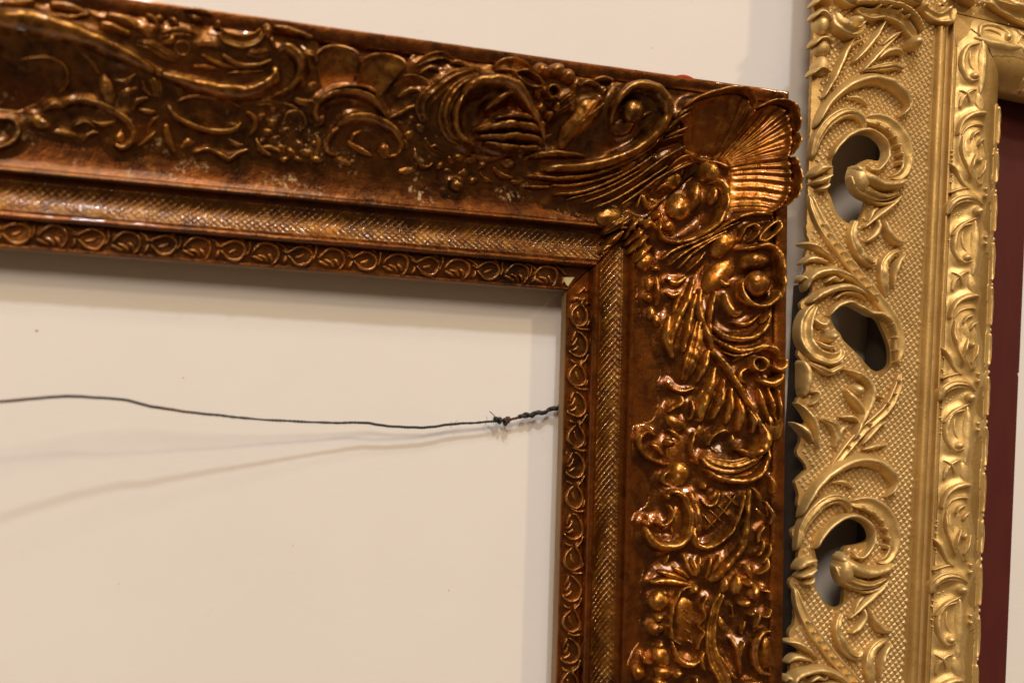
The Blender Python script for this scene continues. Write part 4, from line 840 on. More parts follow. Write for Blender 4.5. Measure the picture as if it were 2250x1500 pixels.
('g','S','scroll_rim','N',7,'round',0,[17.5,16.9,2.0,22.3,23.3,3.4,30.9,27.3,3.4,39.1,25.5,3.4,47.5,22.7,3.4,55.4,22.5,3.5,63.0,17.9,3.5,66.5,8.8,1.6]),
('g','S','scroll_rim','N',5,'round',0,[21.0,28.2,1.2,28.2,32.8,2.4,38.0,33.1,2.6,43.7,30.0,1.2]),
('g','S','scroll','N',10,'cup',0,[10.1,24.3,1.8,5.4,17.8,5.6,3.5,8.5,6.9,5.3,-0.6,7.2,10.8,-6.6,7.5,19.3,-8.7,7.1,26.0,-5.8,5.4,27.9,-0.2,1.6]),
('g','B','volute_eye','N',12,'round',0,[18.3,4.4,4.5,4.5,0.0]),
('g','S','acanthus_leaf','N',9,'round',0,[6.7,14.8,1.3,12.5,11.1,4.1,16.9,15.3,1.4]),
('g','S','acanthus_leaf','N',9,'round',0,[9.5,1.1,1.1,15.6,-2.0,3.4,25.1,0.6,1.2]),
('g','S','acanthus_leaf','N',7,'fl2',0,[6.5,-11.9,1.3,13.3,-15.0,3.6,20.1,-16.8,4.1,25.3,-14.2,3.6,31.0,-10.4,1.2]),
('g','S','acanthus_leaf','N',8,'ridge',0,[30.5,-13.8,1.4,39.4,-15.6,5.4,46.3,-18.6,6.6,50.8,-24.7,7.0,49.4,-34.1,6.6,44.4,-44.8,5.4,39.2,-57.2,2.0]),
('g','B','bud','N',9,'round',0,[40.4,-25.9,4.6,4.6,0.0]),
('g','S','acanthus_leaf','N',7,'round',0,[31.9,-25.6,1.2,36.5,-30.2,5.0,43.3,-36.1,5.0,46.4,-42.3,1.2]),
('g','S','stem','N',6,'cup',0,[71.5,-11.4,2.0,69.5,-21.9,5.5,63.6,-33.7,5.5,55.2,-42.0,5.4,46.7,-49.2,5.4,38.6,-58.2,5.4,30.7,-68.0,4.9,24.8,-75.7,2.0]),
('g','B','bead','N',7,'round',0,[69.6,-17.2,1.3,1.7,40.0]),
('g','B','bead','N',7,'round',0,[66.8,-25.5,1.3,1.7,40.0]),
('g','B','bead','N',7,'round',0,[62.7,-32.0,1.3,1.7,40.0]),
('g','B','bead','N',7,'round',0,[57.3,-28.7,1.3,1.7,40.0]),
('g','B','bead','N',7,'round',0,[50.4,-45.6,1.3,1.7,40.0]),
('g','B','bead','N',7,'round',0,[42.2,-53.3,1.3,1.7,40.0]),
('g','B','bead','N',7,'round',0,[36.1,-60.2,1.3,1.7,40.0]),
('g','S','acanthus_leaf','N',7,'ridge',0,[1.8,-36.6,1.2,8.4,-42.5,4.6,13.4,-51.1,4.8,15.2,-64.6,1.6]),
('g','S','acanthus_leaf','N',7,'round',0,[0.1,-48.6,1.2,7.0,-53.3,4.8,12.1,-60.3,1.4]),
('g','S','acanthus_leaf','N',7,'fl2',0,[16.0,-45.0,1.4,24.7,-47.4,5.9,28.2,-53.1,5.9,27.2,-62.7,1.6]),
('g','S','acanthus_leaf','N',6,'round',0,[29.1,-42.9,1.2,37.7,-42.6,4.2,44.4,-46.2,1.2]),
('g','S','acanthus_leaf','N',6,'round',0,[27.9,-57.2,1.2,30.7,-50.6,4.0,35.8,-47.4,1.2]),
('g','S','knob','N',8,'round',0,[3.0,-10.8,2.5,5.9,-18.0,6.4,5.9,-28.1,5.5,4.4,-32.8,1.7]),
('g','S','knob','N',6,'round',0,[8.3,-29.6,1.3,13.1,-29.7,3.0,12.5,-34.8,3.0,8.7,-37.8,1.1]),
('g','S','acanthus_leaf','N',6,'ridge',0,[46.2,-58.5,1.4,51.3,-52.5,4.6,56.9,-46.4,4.4,63.3,-42.2,1.2]),
('g','S','acanthus_leaf','N',5,'round',0,[46.9,-61.2,1.2,56.5,-58.5,3.6,64.6,-56.5,1.0]),
('g','S','acanthus_leaf','N',7,'ridge',0,[-1.6,60.1,1.4,5.1,59.9,4.3,11.8,56.4,4.2,20.8,50.9,1.4]),
('g','S','acanthus_leaf','N',6,'round',0,[0.1,47.7,1.2,5.8,51.6,3.8,15.9,49.9,1.2]),
('g','S','acanthus_leaf','N',6,'round',0,[-0.7,36.4,1.4,1.7,39.4,3.4,5.0,35.8,1.2]),
('g','S','scroll','U',4,'round',0,[118.8,88.6,1.4,110.7,85.4,3.2,107.3,77.6,3.6,108.0,68.9,3.6,112.5,62.8,3.8,119.5,64.7,1.4]),
('g','B','bead','U',6,'round',0,[114.5,65.7,3.3,3.0,0.0]),
('g','S','leaf_edge','U',3,'round',0,[112.1,83.1,0.8,111.4,78.1,1.9,112.6,72.3,1.9,115.1,69.1,0.8]),
('g','S','leaf_body','U',4,'ridge',0,[119.2,91.6,2.0,120.6,81.9,6.9,120.5,71.1,7.9,120.0,60.2,5.9,118.8,53.3,2.0]),
('g','S','leaf_edge','U',4,'fl2',0,[106.9,42.9,0.8,108.4,50.4,3.0,112.8,55.4,3.0,117.6,57.1,0.8]),
('g','S','leaf_edge','U',4.5,'round',0,[106.1,55.9,0.8,110.4,53.2,2.3,112.9,47.3,0.8]),
('g','S','leaf_body','U',3.5,'round',0,[116.9,56.1,2.0,119.2,50.4,7.3,120.4,44.7,5.9,121.6,40.9,1.4]),
('g','S','leaf_hood','U',5.5,'round',0,[105.4,24.7,1.2,108.4,34.9,3.4,113.8,39.8,4.1,120.5,41.8,3.7,124.5,40.9,1.3]),
('g','S','leaf_hood','U',4.5,'round',0,[107.4,25.0,0.9,111.2,31.3,2.6,117.4,33.8,2.5,122.9,33.4,1.1]),
('g','S','leaf_body','U',5,'fl2',0,[113.3,30.3,2.9,115.5,20.9,13.7,118.3,11.5,14.2,120.7,2.1,9.7,122.3,-6.4,1.9]),
('g','S','leaf_edge','U',6,'round',0,[108.5,26.0,0.7,108.0,16.3,2.1,110.6,6.9,2.2,115.4,-2.3,1.0]),
('g','B','blossom','U',7.5,'round',0,[118.7,10.4,2.3,3.1,-20.0]),
('g','S','leaf_edge','U',5.5,'round',0,[119.4,-1.9,0.8,122.6,5.1,2.5,124.3,12.0,0.9]),
('g','S','leaf_edge','U',6.5,'round',0,[112.5,22.4,0.7,115.2,27.5,2.7,120.5,29.5,0.8]),
('g','S','leaf_edge','U',6.5,'round',0,[117.0,19.0,0.8,118.8,23.0,2.5,122.9,25.4,0.9]),
('g','S','leaf_edge','U',7,'round',0,[113.6,1.3,0.8,114.5,8.1,2.3,116.9,15.1,0.8]),
('g','S','leaf_edge','U',4.5,'round',0,[101.3,7.6,1.0,106.5,1.8,3.0,110.5,-6.0,2.8,115.3,-9.2,0.8]),
('g','S','leaf_edge','U',4,'round',0,[101.4,-12.5,0.7,108.1,-9.6,2.4,114.9,-7.5,0.8]),
('g','S','acanthus_leaf','U',6,'fl2',0,[101.6,-27.4,1.0,103.7,-19.8,5.3,110.2,-15.4,5.9,117.7,-15.5,5.2,124.3,-19.2,1.7]),
('g','B','bead','U',7,'round',0,[120.3,-22.5,3.9,3.3,0.0]),
('g','S','leaf_edge','U',4,'round',0,[104.6,-40.4,0.8,110.7,-32.5,2.6,121.2,-26.1,1.0]),
('g','B','edge_bead','U',4,'round',0,[126.2,-7.1,1.9,1.6,0.0]),
('g','B','edge_bead','U',4,'round',0,[126.4,-11.5,1.9,1.6,0.0]),
('g','B','edge_bead','U',4,'round',0,[127.8,-38.2,1.8,1.6,0.0]),
('g','B','edge_bead','U',4,'round',0,[128.1,-42.4,1.8,1.6,0.0])
]

HOLES = [[37.7, 136.3, 45.5, 136.1, 52.4, 132.9, 54.8, 127.4, 53.3, 122.2, 48.7, 119.5, 42.0, 119.4, 37.2, 116.7, 32.4, 112.6, 30.8, 106.1, 33.2, 100.1, 40.1, 95.4, 42.5, 92.4, 40.7, 85.4, 37.7, 79.2, 32.4, 76.7, 25.6, 79.4, 21.0, 83.5, 17.3, 91.5, 14.3, 95.8, 15.8, 101.8, 17.9, 107.9, 16.5, 112.5, 17.3, 117.4, 20.7, 123.7, 28.0, 131.7], [21.8, 17.4, 23.7, 21.3, 28.9, 25.2, 36.5, 26.2, 43.2, 24.1, 51.0, 21.7, 55.6, 19.4, 58.6, 15.0, 61.9, 9.7, 64.5, 4.2, 65.7, -2.3, 65.0, -8.0, 60.7, -11.3, 55.2, -12.4, 49.6, -9.6, 43.8, -4.6, 38.1, -0.5, 31.3, 4.4, 28.9, 7.9, 24.3, 12.0], [19.5, -116.1, 24.3, -109.5, 31.5, -104.5, 38.8, -102.1, 46.3, -101.3, 52.9, -103.2, 57.5, -107.5, 58.9, -112.9, 54.8, -116.8, 47.3, -119.1, 41.0, -120.3, 38.5, -124.1, 41.0, -129.4, 39.7, -134.9, 37.9, -139.5, 40.3, -143.9, 41.1, -149.3, 39.9, -155.6, 34.7, -156.7, 28.2, -154.3, 23.7, -149.1, 20.2, -143.9, 19.8, -137.6, 21.6, -132.2, 19.5, -125.1, 18.2, -120.7]]
PERIOD = -237.96

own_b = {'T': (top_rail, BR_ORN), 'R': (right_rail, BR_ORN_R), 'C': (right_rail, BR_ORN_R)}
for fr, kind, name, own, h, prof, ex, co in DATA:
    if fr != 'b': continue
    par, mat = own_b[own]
    if kind == 'S':
        c = np.array(co).reshape(-1, 3); c[:, 2] *= 1.15 if name in ('leaf_flute', 'lattice_bar', 'leaf_vein') else (1.34 if own == 'T' else 1.22)
        V, F = stroke_mesh('b', c, h*(1.32 if own == 'T' else 1.15), prof, bool(ex))
    elif name == 'ball':
        V, F = ball_mesh('b', *co, h); mesh_obj(name, V, F, mat, par); continue
    elif kind == 'B':
        k = 1.12 if name in ('ball', 'bead') else 1.22
        V, F = dome_mesh('b', co[0], co[1], co[2]*k, co[3]*k, co[4], h*1.1)
    elif kind == 'F': V, F = fan_mesh(co[0], co[1], h)
    else: V, F = patch_mesh('b', co[0], co[1], h, prof, co[2], ex)
    if prof != 'scoop': splat(V, F.tolist() if hasattr(F, 'tolist') else F)
    if name == 'swell': continue
    mesh_obj(name, V, F, mat, par)
# small worn leaves filling the ground between the larger pieces
rs = random.Random(21)
def fill_leaves(count, s0, s1, t0, t1, par, mat, skip):
    made = tries = 0
    while made < count and tries < 6000:
        tries += 1
        s, tt = rs.uniform(s0, s1), rs.uniform(t0, t1); d = max(s, tt)
        if not 58 < d < 111 or abs(s-tt) < 14 or any(a < s < b and c < tt < e for a, b, c, e in skip): continue
        i, k = int((s-GS0)/GC+.5), int((tt-GT0)/GC+.5)
        if field[max(0, i-3):i+4, max(0, k-3):k+4].max() > 1.2: continue
        L_ = rs.uniform(7, 14); a = rs.uniform(-.9, .9)+(.35 if par is top_rail else 1.9)+(math.pi if rs.random() < .5 else 0); bend = rs.uniform(-.9, .9); co = []
        for q, w in ((-.5, .8), (-.2, 3.4), (.15, 4.4), (.5, .9)):
            co += [s+L_*(q*math.cos(a)-bend*q*q*math.sin(a)), tt+L_*(q*math.sin(a)+bend*q*q*math.cos(a)), w*rs.uniform(.75, 1.15)]
        V, F = stroke_mesh('b', co, rs.uniform(2.6, 4.4), rs.choice(('fl2', 'ridge', 'round')), False, 16, 9)
        splat(V, F.tolist()); mesh_obj('leaf', V, F, mat, par); made += 1
fill_leaves(95, -330, 60, 58, 111, top_rail, BR_ORN, [(-330, -262, 62, 96), (-160, -82, 84, 120)])
fill_leaves(34, 62, 111, -270, -50, right_rail, BR_ORN_R, [])
# the moulded bed of the ornament: soft fillets that swell up between the pieces
def gauss(a, sg):
    r = int(3*sg/GC)+1; k = np.exp(-.5*(np.arange(-r, r+1)*GC/sg)**2); k /= k.sum()
    for ax in (0, 1): a = np.apply_along_axis(lambda v: np.convolve(v, k, 'same'), ax, a)
    return a
fm = field.copy()
for dx in (-1, 0, 1):
    for dy in (-1, 0, 1): fm = np.maximum(fm, np.roll(np.roll(field, dx, 0), dy, 1))
gs = GS0+np.arange(gn)*GC; gt = GT0+np.arange(gm)*GC; GX, GY = np.meshgrid(gs, gt, indexing='ij'); GDm = np.maximum(GX, GY)
bed = .46*gauss(fm, 1.6)+.30*gauss(fm, 6.5)-.42
bed = np.where((GX > GY) & (GDm > 20), bed*.80, bed*.86)
bed = np.where(GDm < 15, bed*.45, bed)
bed *= np.where(GDm < 15, np.clip((GDm-1.6)/1.2, 0, 1)*np.clip((13.4-GDm)/1.2, 0, 1), np.clip((GDm-38)/7, 0, 1)*np.clip((117.5-GDm)/5, 0, 1))
bed += .16*wob(GX, GY, .8)*np.clip(bed, 0, 1)
def relief_bed(mask, mat, parent):
    idx = -np.ones((gn, gm), int); act = mask & (bed > .02)
    cell = act[:-1, :-1] | act[1:, :-1] | act[:-1, 1:] | act[1:, 1:]
    cell &= mask[:-1, :-1] & mask[1:, 1:] & mask[1:, :-1] & mask[:-1, 1:]
    use = np.zeros((gn, gm), bool)
    for a in (0, 1):
        for b in (0, 1): use[a:gn-1+a, b:gm-1+b] |= cell
    idx[use] = np.arange(use.sum())
    V = to_b(GX[use], GY[use], base_b(GX[use], GY[use])+np.where(bed[use] > .02, bed[use], -.9)-.3)
    i, k = np.nonzero(cell)
    F = np.stack([idx[i, k], idx[i+1, k], idx[i+1, k+1], idx[i, k+1]], -1)
    mesh_obj('relief_bed', V, F, mat, parent)
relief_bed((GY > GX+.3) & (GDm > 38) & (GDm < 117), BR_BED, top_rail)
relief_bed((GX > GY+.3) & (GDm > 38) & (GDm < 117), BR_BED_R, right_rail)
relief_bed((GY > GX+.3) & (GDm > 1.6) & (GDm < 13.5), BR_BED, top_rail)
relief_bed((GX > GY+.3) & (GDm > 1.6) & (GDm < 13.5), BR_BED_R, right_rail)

# ------------------------------------------------------------------ gold frame
gold = thing('picture_frame', 'gold painted openwork picture frame with leaf scrolls, right of the brown frame', 'picture frame')
ALO = -300.0
def in_poly(px, py, poly):
    x, y = poly[:, 0], poly[:, 1]; x2, y2 = np.roll(x, -1), np.roll(y, -1); r = np.zeros(np.shape(px), bool)
    for a, b, c, d in zip(x, y, x2, y2):
        k = ((b > py) != (d > py)) & (px < (c-a)*(py-b)/((d-b) if d != b else 1e-9)+a); r ^= k
    return r
holes = [crom(np.array(h).reshape(-1, 2), 60, True) for h in HOLES]
holes.append(holes[1]+np.array([3.7, PERIOD]))
# panel: flat carved board with the openings cut through
ya = np.linspace(ALO, ATOP, 240)
lo = np.clip((75-ya)/40, 0, 1)
xe = 4.9-ya*.017+lo*(2.2*np.sin(ya*.23)+1.6*np.sin(ya*.41+1)+1.2)+.25*np.sin(ya*1.3)
ledge = list(zip(xe.tolist(), ya.tolist()))
outer = [(88, ALO), (88, 227), (300, 227), (300, ATOP)]+ledge[::-1]
no = len(outer)
pts = [Vector(p) for p in outer]; edges = [(i, (i+1) % no) for i in range(no)]
for hl in holes:
    o = len(pts); pts += [Vector(p) for p in hl.tolist()]; edges += [(o+i, o+(i+1) % len(hl)) for i in range(len(hl))]
for x in np.r_[1.5, 3, 6, 9, 12, 15, np.arange(20, 300, 9)]:
    for y in np.arange(ALO+4, ATOP, 9):
        if (x < 87 or y > 228) and y < ATOP-1 and x > np.interp(y, ya, xe)+1: pts.append(Vector((x, y)))
v2, e2, f2, *_ = delaunay_2d_cdt(pts, edges, [], 1, 1e-4)
v2 = np.array([tuple(p) for p in v2])
keep = []
for f in f2:
    c = v2[list(f)].mean(0)
    if any(in_poly(c[0], c[1], hl) for hl in holes): continue
    if c[0] > 88 and c[1] < 227 or c[0] < np.interp(c[1], ya, xe)-.01: continue
    keep.append(tuple(f))
Vt = to_g(v2[:, 0], v2[:, 1], base_g(v2[:, 0], v2[:, 1])-.3+.15*wob(v2[:, 0], v2[:, 1], .2))
panel = mesh_obj('panel', Vt, keep, GOLD, gold)
# thickness: walls of the openings and the outer edge
def edge_wall(loop, closed, depth):
    L_ = np.array(loop); n = len(L_); t = base_g(L_[:, 0], L_[:, 1])
    k = np.array([0, .3, .7, 1.0]); V = np.stack([to_g(L_[:, 0], L_[:, 1], t-.3-depth*q) for q in k], 1).reshape(-1, 3)
    return V, grid_faces(n, 4, closed)
for hl in holes: mesh_obj('opening_edge', *edge_wall(hl, True, 3.5), GOLD, gold)
mesh_obj('outer_edge', *edge_wall(ledge, False, 3.2), GOLD, gold)
# bar, groove and fillet beside the panel, then the swelling sight moulding
GP1 = [(87.6, 41.4), (88.6, 41.2), (89.2, 43), (90.2, 44.6), (91.8, 45.4), (93.8, 45.2), (95.2, 43.8), (96, 41), (96.4, 39.6), (100.2, 39.6), (100.8, 41), (101.3, 42.8), (102.2, 43.3), (103, 42.6), (103.5, 41.6)]
GP2 = [(103.4, 41.4), (105, 42), (109, 43.4), (113.5, 44.8), (118, 46.2), (122.7, 46.8), (127.5, 46.6), (132, 45.8), (136, 43.8), (139, 41.4), (142, 38), (144.4, 34.6), (145.6, 31.5), (145.6, 22), (136, 22)]
def gold_sweep(name, prof, ends, topw, mat):
    prof = np.array(prof); n = 70; V = np.zeros((n, len(prof), 3))
    for j, (d, h) in enumerate(prof):
        if topw: x = np.linspace(d, 300, n); y = np.full(n, ATOP-d)
        else: y = np.linspace(ALO, ends if ends else ATOP-d, n); x = np.full(n, d)
        V[:, j] = to_g(x, y, h+.12*wob(x*.3, y*.3, 1.))
    F = grid_faces(n, len(prof)).tolist(); F.append(tuple((n-1)*len(prof)+j for j in range(len(prof))))
    return mesh_obj(name, V.reshape(-1, 3), F, mat, gold, True, 45)
gold_sweep('bar_moulding', GP1, 227.5, False, GOLD)
side_m = gold_sweep('sight_moulding', GP2, None, False, GOLD); top_m = gold_sweep('sight_moulding', GP2, None, True, GOLD)
# backing rail behind the panel
def box(name, x0, x1, y0, y1, h0, h1, mat, parent):
    P_ = [(x, y, h) for h in (h0, h1) for y in (y0, y1) for x in (x0, x1)]
    V = [to_g(np.array(x), np.array(y), np.array(h)).tolist() for x, y, h in P_]
    return mesh_obj(name, V, [(0, 1, 3, 2), (4, 6, 7, 5), (0, 4, 5, 1), (2, 3, 7, 6), (0, 2, 6, 4), (1, 5, 7, 3)], mat, parent, False)
box('backing_rail', 68, 138, ALO, 238, 13, 38, DARKWOOD, gold); box('backing_rail', 78, 300, 239, 308, 15, 38, DARKWOOD, gold)  # left rail has added width to put shade into the openings
box('backing_rail', 15, 21, ALO, 40, 8, 37.5, DARKWOOD, gold)
# cross-hatched ground of the panel: tiny cut diamonds, one mass
hv, hf = [], []
c_ = 3.1; ang = math.radians(41)
ux, uy = np.array([math.cos(ang), math.sin(ang)])*c_, np.array([-math.sin(ang*.95), math.cos(ang*.95)])*c_
rs = random.Random(5)
cells = []
for i in range(-160, 190):
    for j in range(-160, 160):
        p = i*ux+j*uy
        if not (max(7, np.interp(p[1], ya, xe)+2.5) < p[0] < 86.5 and -262 < p[1] < 300 or 86.4 < p[0] < 240 and 229 < p[1] < 300): continue
        cells.append(p)
cells = np.array(cells); bad = np.zeros(len(cells), bool)
for hl in holes:
    for ox, oy in ((0, 0), (2.4, 0), (-2.4, 0), (0, 2.4), (0, -2.4)): bad |= in_poly(cells[:, 0]+ox, cells[:, 1]+oy, hl)
for p in cells[~bad]:
    o = len(hv); k = .46; q = .20
    hgt = .75*rs.uniform(.6, 1.1)
    ring = [(-k, -k), (k, -k), (k, k), (-k, k)]
    for kk, hh in ((1, -.45), (q/k, hgt)):
        for a, b in ring:
            x, y = p+(a*ux+b*uy)*kk; hv.append((x, y, hh))
    hf += [(o, o+1, o+5, o+4), (o+1, o+2, o+6, o+5), (o+2, o+3, o+7, o+6), (o+3, o, o+4, o+7), (o+4, o+5, o+6, o+7)]
hv = np.array(hv)
hat = mesh_obj('hatching', to_g(hv[:, 0], hv[:, 1], base_g(hv[:, 0], hv[:, 1])+hv[:, 2]), hf, GOLD, panel, False); hat['kind'] = 'stuff'
# stippled ground beside the fillet
sv = []
for i in range(620):
    x, y = 104+rs.random()*8, -262+rs.random()*440
    if (y+1000) % 119 < 70: sv.append(dome_mesh('g', x, y, .75, .75, 0, .9, 6, 3))
st = mesh_obj('stippling', *joined(sv), GOLD_O, side_m); st['kind'] = 'stuff'

def shift(kind, co, dy, mirror=False, dx=0.0):
    if kind == 'S':
        a = np.array(co).reshape(-1, 3).copy(); a[:, 1] += dy; a[:, 0] += dx; a[:, 2] *= 1.14
        if mirror: a[:, :2] = np.stack([ATOP-a[:, 1], ATOP-a[:, 0]], -1)
        return a.ravel().tolist(), a[:, :2].mean(0)
    a = list(co); a[1] += dy; a[0] += dx
    if mirror: a = [ATOP-a[1], ATOP-a[0], a[3], a[2], -a[4]]
    return a, np.array(a[:2])
def gold_piece(kind, name, h, prof, co, par):
    V, F = stroke_mesh('g', co, h, prof) if kind == 'S' else dome_mesh('g', *co, h, 16, 6)
    mesh_obj(name, V, F, GOLD_O, par)
    if par is not panel: SM.append(V)
SM = []
for fr, kind, name, own, h, prof, ex, co in DATA:
    if fr != 'g': continue
    if own == 'X': gold_piece(kind, name, h, prof, shift(kind, co, 0)[0], panel); continue
    if own in 'MN':
        for k in (0, 1):
            c2, ce = shift(kind, co, PERIOD*k, False, 3.7*k)
            if ce[1] > -258: gold_piece(kind, name, h, prof, c2, panel)
        continue
    for k in (1, 0, -1, -2):
        c2, ce = shift(kind, co, -PERIOD/2*k)
        if ATOP-ce[1] >= ce[0]-1 and ce[1] > -258: gold_piece(kind, name, h, prof, c2, side_m)
    for k in (1, 0):
        c2, ce = shift(kind, co, -PERIOD/2*k+6, True)
        if ce[0] >= ATOP-ce[1]-1 and ce[0] < 225: gold_piece(kind, name, h, prof, c2, top_m)

rs = random.Random(11)
def edge_run(par, mirror):
    for k in range(4):
        a0 = 170-PERIOD/2*0-59.5*2*k
        for q, (y0, y1) in enumerate(((0, 26), (30, 52), (58, 84), (90, 116))):
            w = 5.5+rs.uniform(-.6, .8); co = []
            for y, x, ww in ((y0, 137.5, 1.5), (y0+6, 140.6, w), ((y0+y1)/2, 141.6, w*1.1), (y1-5, 140.2, w*.8), (y1, 138, 1.5)):
                co += [x+rs.uniform(-.4, .4), a0-y, ww]
            c2, ce = shift('S', co, 0, mirror)
            if -258 < a0-y1 and (not mirror or ce[0] < 225) and (ce[1] < 184 or mirror): gold_piece('S', 'edge_leaf', 3.2, 'ridge' if q % 2 else 'fl2', c2, par)
        for y in (3, 27.5, 31, 55, 59, 87, 91, 117):
            co = [143.4, a0-y, 1.7+rs.uniform(-.3, .3), 1.6, 0]; c2, ce = shift('B', co, 0, mirror)
            if -258 < a0-y and (not mirror or ce[0] < 225): gold_piece('B', 'edge_bead', 2.2, 'round', c2, par)
edge_run(side_m, False); edge_run(top_m, True)
# soft modelling between the leaves of the sight moulding
GC2 = .8; gx = np.arange(96, 245, GC2); gy = np.arange(-265, 240, GC2); fg = np.zeros((len(gx), len(gy)))
for Q in SM:
    p = np.asarray(Q)/MM; c, s = math.cos(-GT), math.sin(-GT); a = p[:, 0]-G0[0]; b = p[:, 2]-G0[1]
    x, y = a*c-b*s, a*s+b*c; e = np.maximum(0, -p[:, 1]-base_g(x, y)); i = ((x-gx[0])/GC2+.5).astype(int); k = ((y-gy[0])/GC2+.5).astype(int)
    ok = (i >= 0) & (i < len(gx)) & (k >= 0) & (k < len(gy)); np.maximum.at(fg, (i[ok], k[ok]), e[ok])
fm2 = fg.copy()
for dx in (-1, 0, 1):
    for dy in (-1, 0, 1): fm2 = np.maximum(fm2, np.roll(np.roll(fg, dx, 0), dy, 1))
GX2, GY2 = np.meshgrid(gx, gy, indexing='ij'); M2 = np.minimum(GX2, ATOP-GY2)
bed2 = (.5*gauss(fm2, 1.5)+.35*gauss(fm2, 5)-.3)*np.clip((M2-104)/3, 0, 1)*np.clip((144.3-M2)/3, 0, 1)
for left in (True, False):
    mask = (M2 > 104) & (M2 < 144.2) & ((GX2 < ATOP-GY2) if left else (GX2 >= ATOP-GY2))
    cell = mask[:-1, :-1] & mask[1:, 1:] & mask[1:, :-1] & mask[:-1, 1:]
    idx = np.arange(mask.size).reshape(mask.shape); i, k = np.nonzero(cell)
    F = np.stack([idx[i, k], idx[i+1, k], idx[i+1, k+1], idx[i, k+1]], -1); u, inv = np.unique(F, return_inverse=True)
    X, Y = GX2.ravel()[u], GY2.ravel()[u]
    mesh_obj('relief_bed', to_g(X, Y, base_g(X, Y)+np.where(bed2.ravel()[u] > .02, bed2.ravel()[u], -1.2)-.1), inv.reshape(F.shape), GOLD_O, side_m if left else top_m)

# ------------------------------------------------------------------ maroon frame behind the gold one
maroon = thing('inner_frame', 'flat maroon wooden frame showing inside the gold frame', 'frame')
mth = math.radians(-3.4); mo = (340.0, 86.0)
def mv(x, y, h):
    c, s = math.cos(mth), math.sin(mth); return W(mo[0]+x*c-y*s, mo[1]+x*s+y*c, h)
def prism(name, poly, h0, h1, mat, parent):
    n = len(poly); V = [mv(x, y, h0) for x, y in poly]+[mv(x, y, h1) for x, y in poly]
    F = [tuple(range(n, 2*n)), tuple(range(n))[::-1]]+[(i, (i+1) % n, n+(i+1) % n, n+i) for i in range(n)]
    return mesh_obj(name, V, F, mat, parent, False)
g = .25
prism('rail', [(0, -g), (0, -117.6), (-1.1, -118.4), (-.3, -121), (-.2, -330), (-46, -330), (-46, 76-g)], 1, 11.5, MAROON, maroon)
prism('rail', [(g*.6, 0), (-46+g, 76), (120, 76), (120, 0)], 1, 11.2, MAROON, maroon)

# ------------------------------------------------------------------ hanging wire
wire = thing('hanging_wire', 'dark twisted picture wire sagging across the opening of the brown frame', 'wire')
wp = np.array([[-326.8, -80.8, 47.0], [-299.6, -77.8, 43.0], [-287.7, -76.2, 41.0], [-273.4, -74.2, 39.0], [-260.8, -73.8, 36.5], [-243.5, -74.4, 33.0], [-230.0, -77.0, 30.0], [-218.6, -78.4, 27.0], [-200.0, -80.0, 23.0], [-175.9, -81.4, 18.5], [-140.9, -82.1, 13.0], [-117.8, -81.3, 10.5], [-104.6, -82.3, 9.3], [-88.6, -83.0, 8.0], [-75.0, -82.1, 7.0], [-58.7, -79.7, 6.2], [-36.6, -77.6, 5.6], [-25.4, -75.6, 5.4], [-19.7, -73.8, 5.2], [-9.9, -72.1, 5.2], [-4.2, -70.2, 5.2], [1.5, -68.4, 5.2], [6.3, -66.0, 5.2]])
cen = crom(wp, 420)
cen[:, 1] += (.12*np.sin(np.arange(420)*.21)+.08*np.sin(np.arange(420)*.53))*np.linspace(.3, 1.6, 420)
def helix(c, r, pitch, ph):
    s = np.r_[0, np.cumsum(np.linalg.norm(np.diff(c, axis=0), axis=1))]; a = 2*math.pi*s/pitch+ph
    o = c.copy(); o[:, 1] += r*np.cos(a); o[:, 2] += r*np.sin(a); return o
n_thin = 372
def tow(c): return np.stack([c[:, 0], -c[:, 2], c[:, 1]], -1)*MM
for ph in (0, math.pi):
    mesh_obj('strand', *tube_mesh(tow(helix(cen, .42, 3.4, ph)), .50*MM), WIRE, wire)
thick = crom(cen[330:], 150)
thick[:, 1] += np.linspace(0, 1, 150)*.3
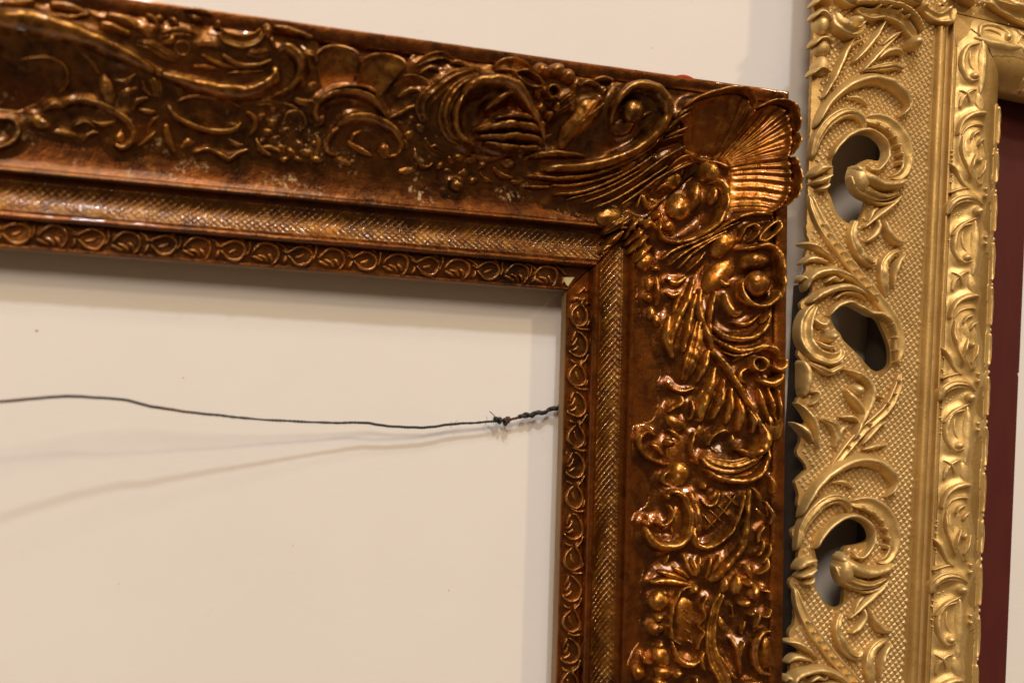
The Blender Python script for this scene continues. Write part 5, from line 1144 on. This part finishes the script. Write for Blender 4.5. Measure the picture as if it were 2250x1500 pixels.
for k, ph in enumerate((0, 2.1)):
    mesh_obj('wrapped_end', *tube_mesh(tow(helix(thick, np.interp(np.arange(150), [0, 20, 150], [.5, .9, 1.0]), 11-3*k, ph)), np.interp(np.arange(150), [0, 10, 150], [.5, .95, 1.0])*MM), WIRE, wire)
for k, (s, t, r) in enumerate([(-34.5, -77.2, 1.3), (-31.0, -77.8, 1.7), (-29.5, -76.6, 1.4), (-37.0, -76.6, 1.0)]):
    a = np.linspace(0, 2*math.pi*1.2, 30)
    c = np.stack([s+.5*np.cos(a*.5), t+r*np.cos(a), 5.7+r*np.sin(a)], -1)
    mesh_obj('knot', *tube_mesh(tow(c), .85*MM), WIRE, wire)
rs = random.Random(3)
for k in range(16):
    if k < 12: s0, t0 = -43+rs.random()*10, -77.2; dx, dy, ln = rs.uniform(-.8, .2), rs.choice((-1, 1, 1))*rs.uniform(.4, 1), rs.uniform(1.5, 4)
    else: s0, t0 = -60+rs.uniform(-6, 4), -79.8; dx, dy, ln = rs.uniform(.3, 1), rs.uniform(-1, .4), rs.uniform(2, 4.5)
    if k == 0: s0, t0, dx, dy, ln = -36, -76, -.75, .6, 6.5
    q = np.linspace(0, 1, 9); bend = rs.uniform(-.5, .5)
    c = np.stack([s0+dx*ln*q, t0+dy*ln*q+bend*q*q*1.5, 6+rs.uniform(-1, 1)*q*1.2], -1)
    mesh_obj('frayed_fibre', *tube_mesh(tow(c), (.26 if k == 0 else .11)*MM, 5), FIBRE if k != 0 else WIRE, wire)

# ------------------------------------------------------------------ small red tag behind the top edge
tagv, tagf = [], []
n = 16
for h in (20, 22):
    for i in range(n+1):
        a = math.pi*i/n; tagv.append(W(72.5+8.5*math.cos(a), 132.8+5.2*math.sin(a), h))
    tagv += [W(64, 112, h), W(81, 112, h)]
m = n+3
tagf = [tuple(range(m)), tuple(range(m, 2*m))[::-1]]+[(i, (i+1) % m, m+(i+1) % m, m+i) for i in range(m)]
tag = mesh_obj('red_tag', tagv, tagf, RED, smooth=False)
tag['label'] = 'small red plastic tag peeking over the top edge of the brown frame'; tag['category'] = 'tag'
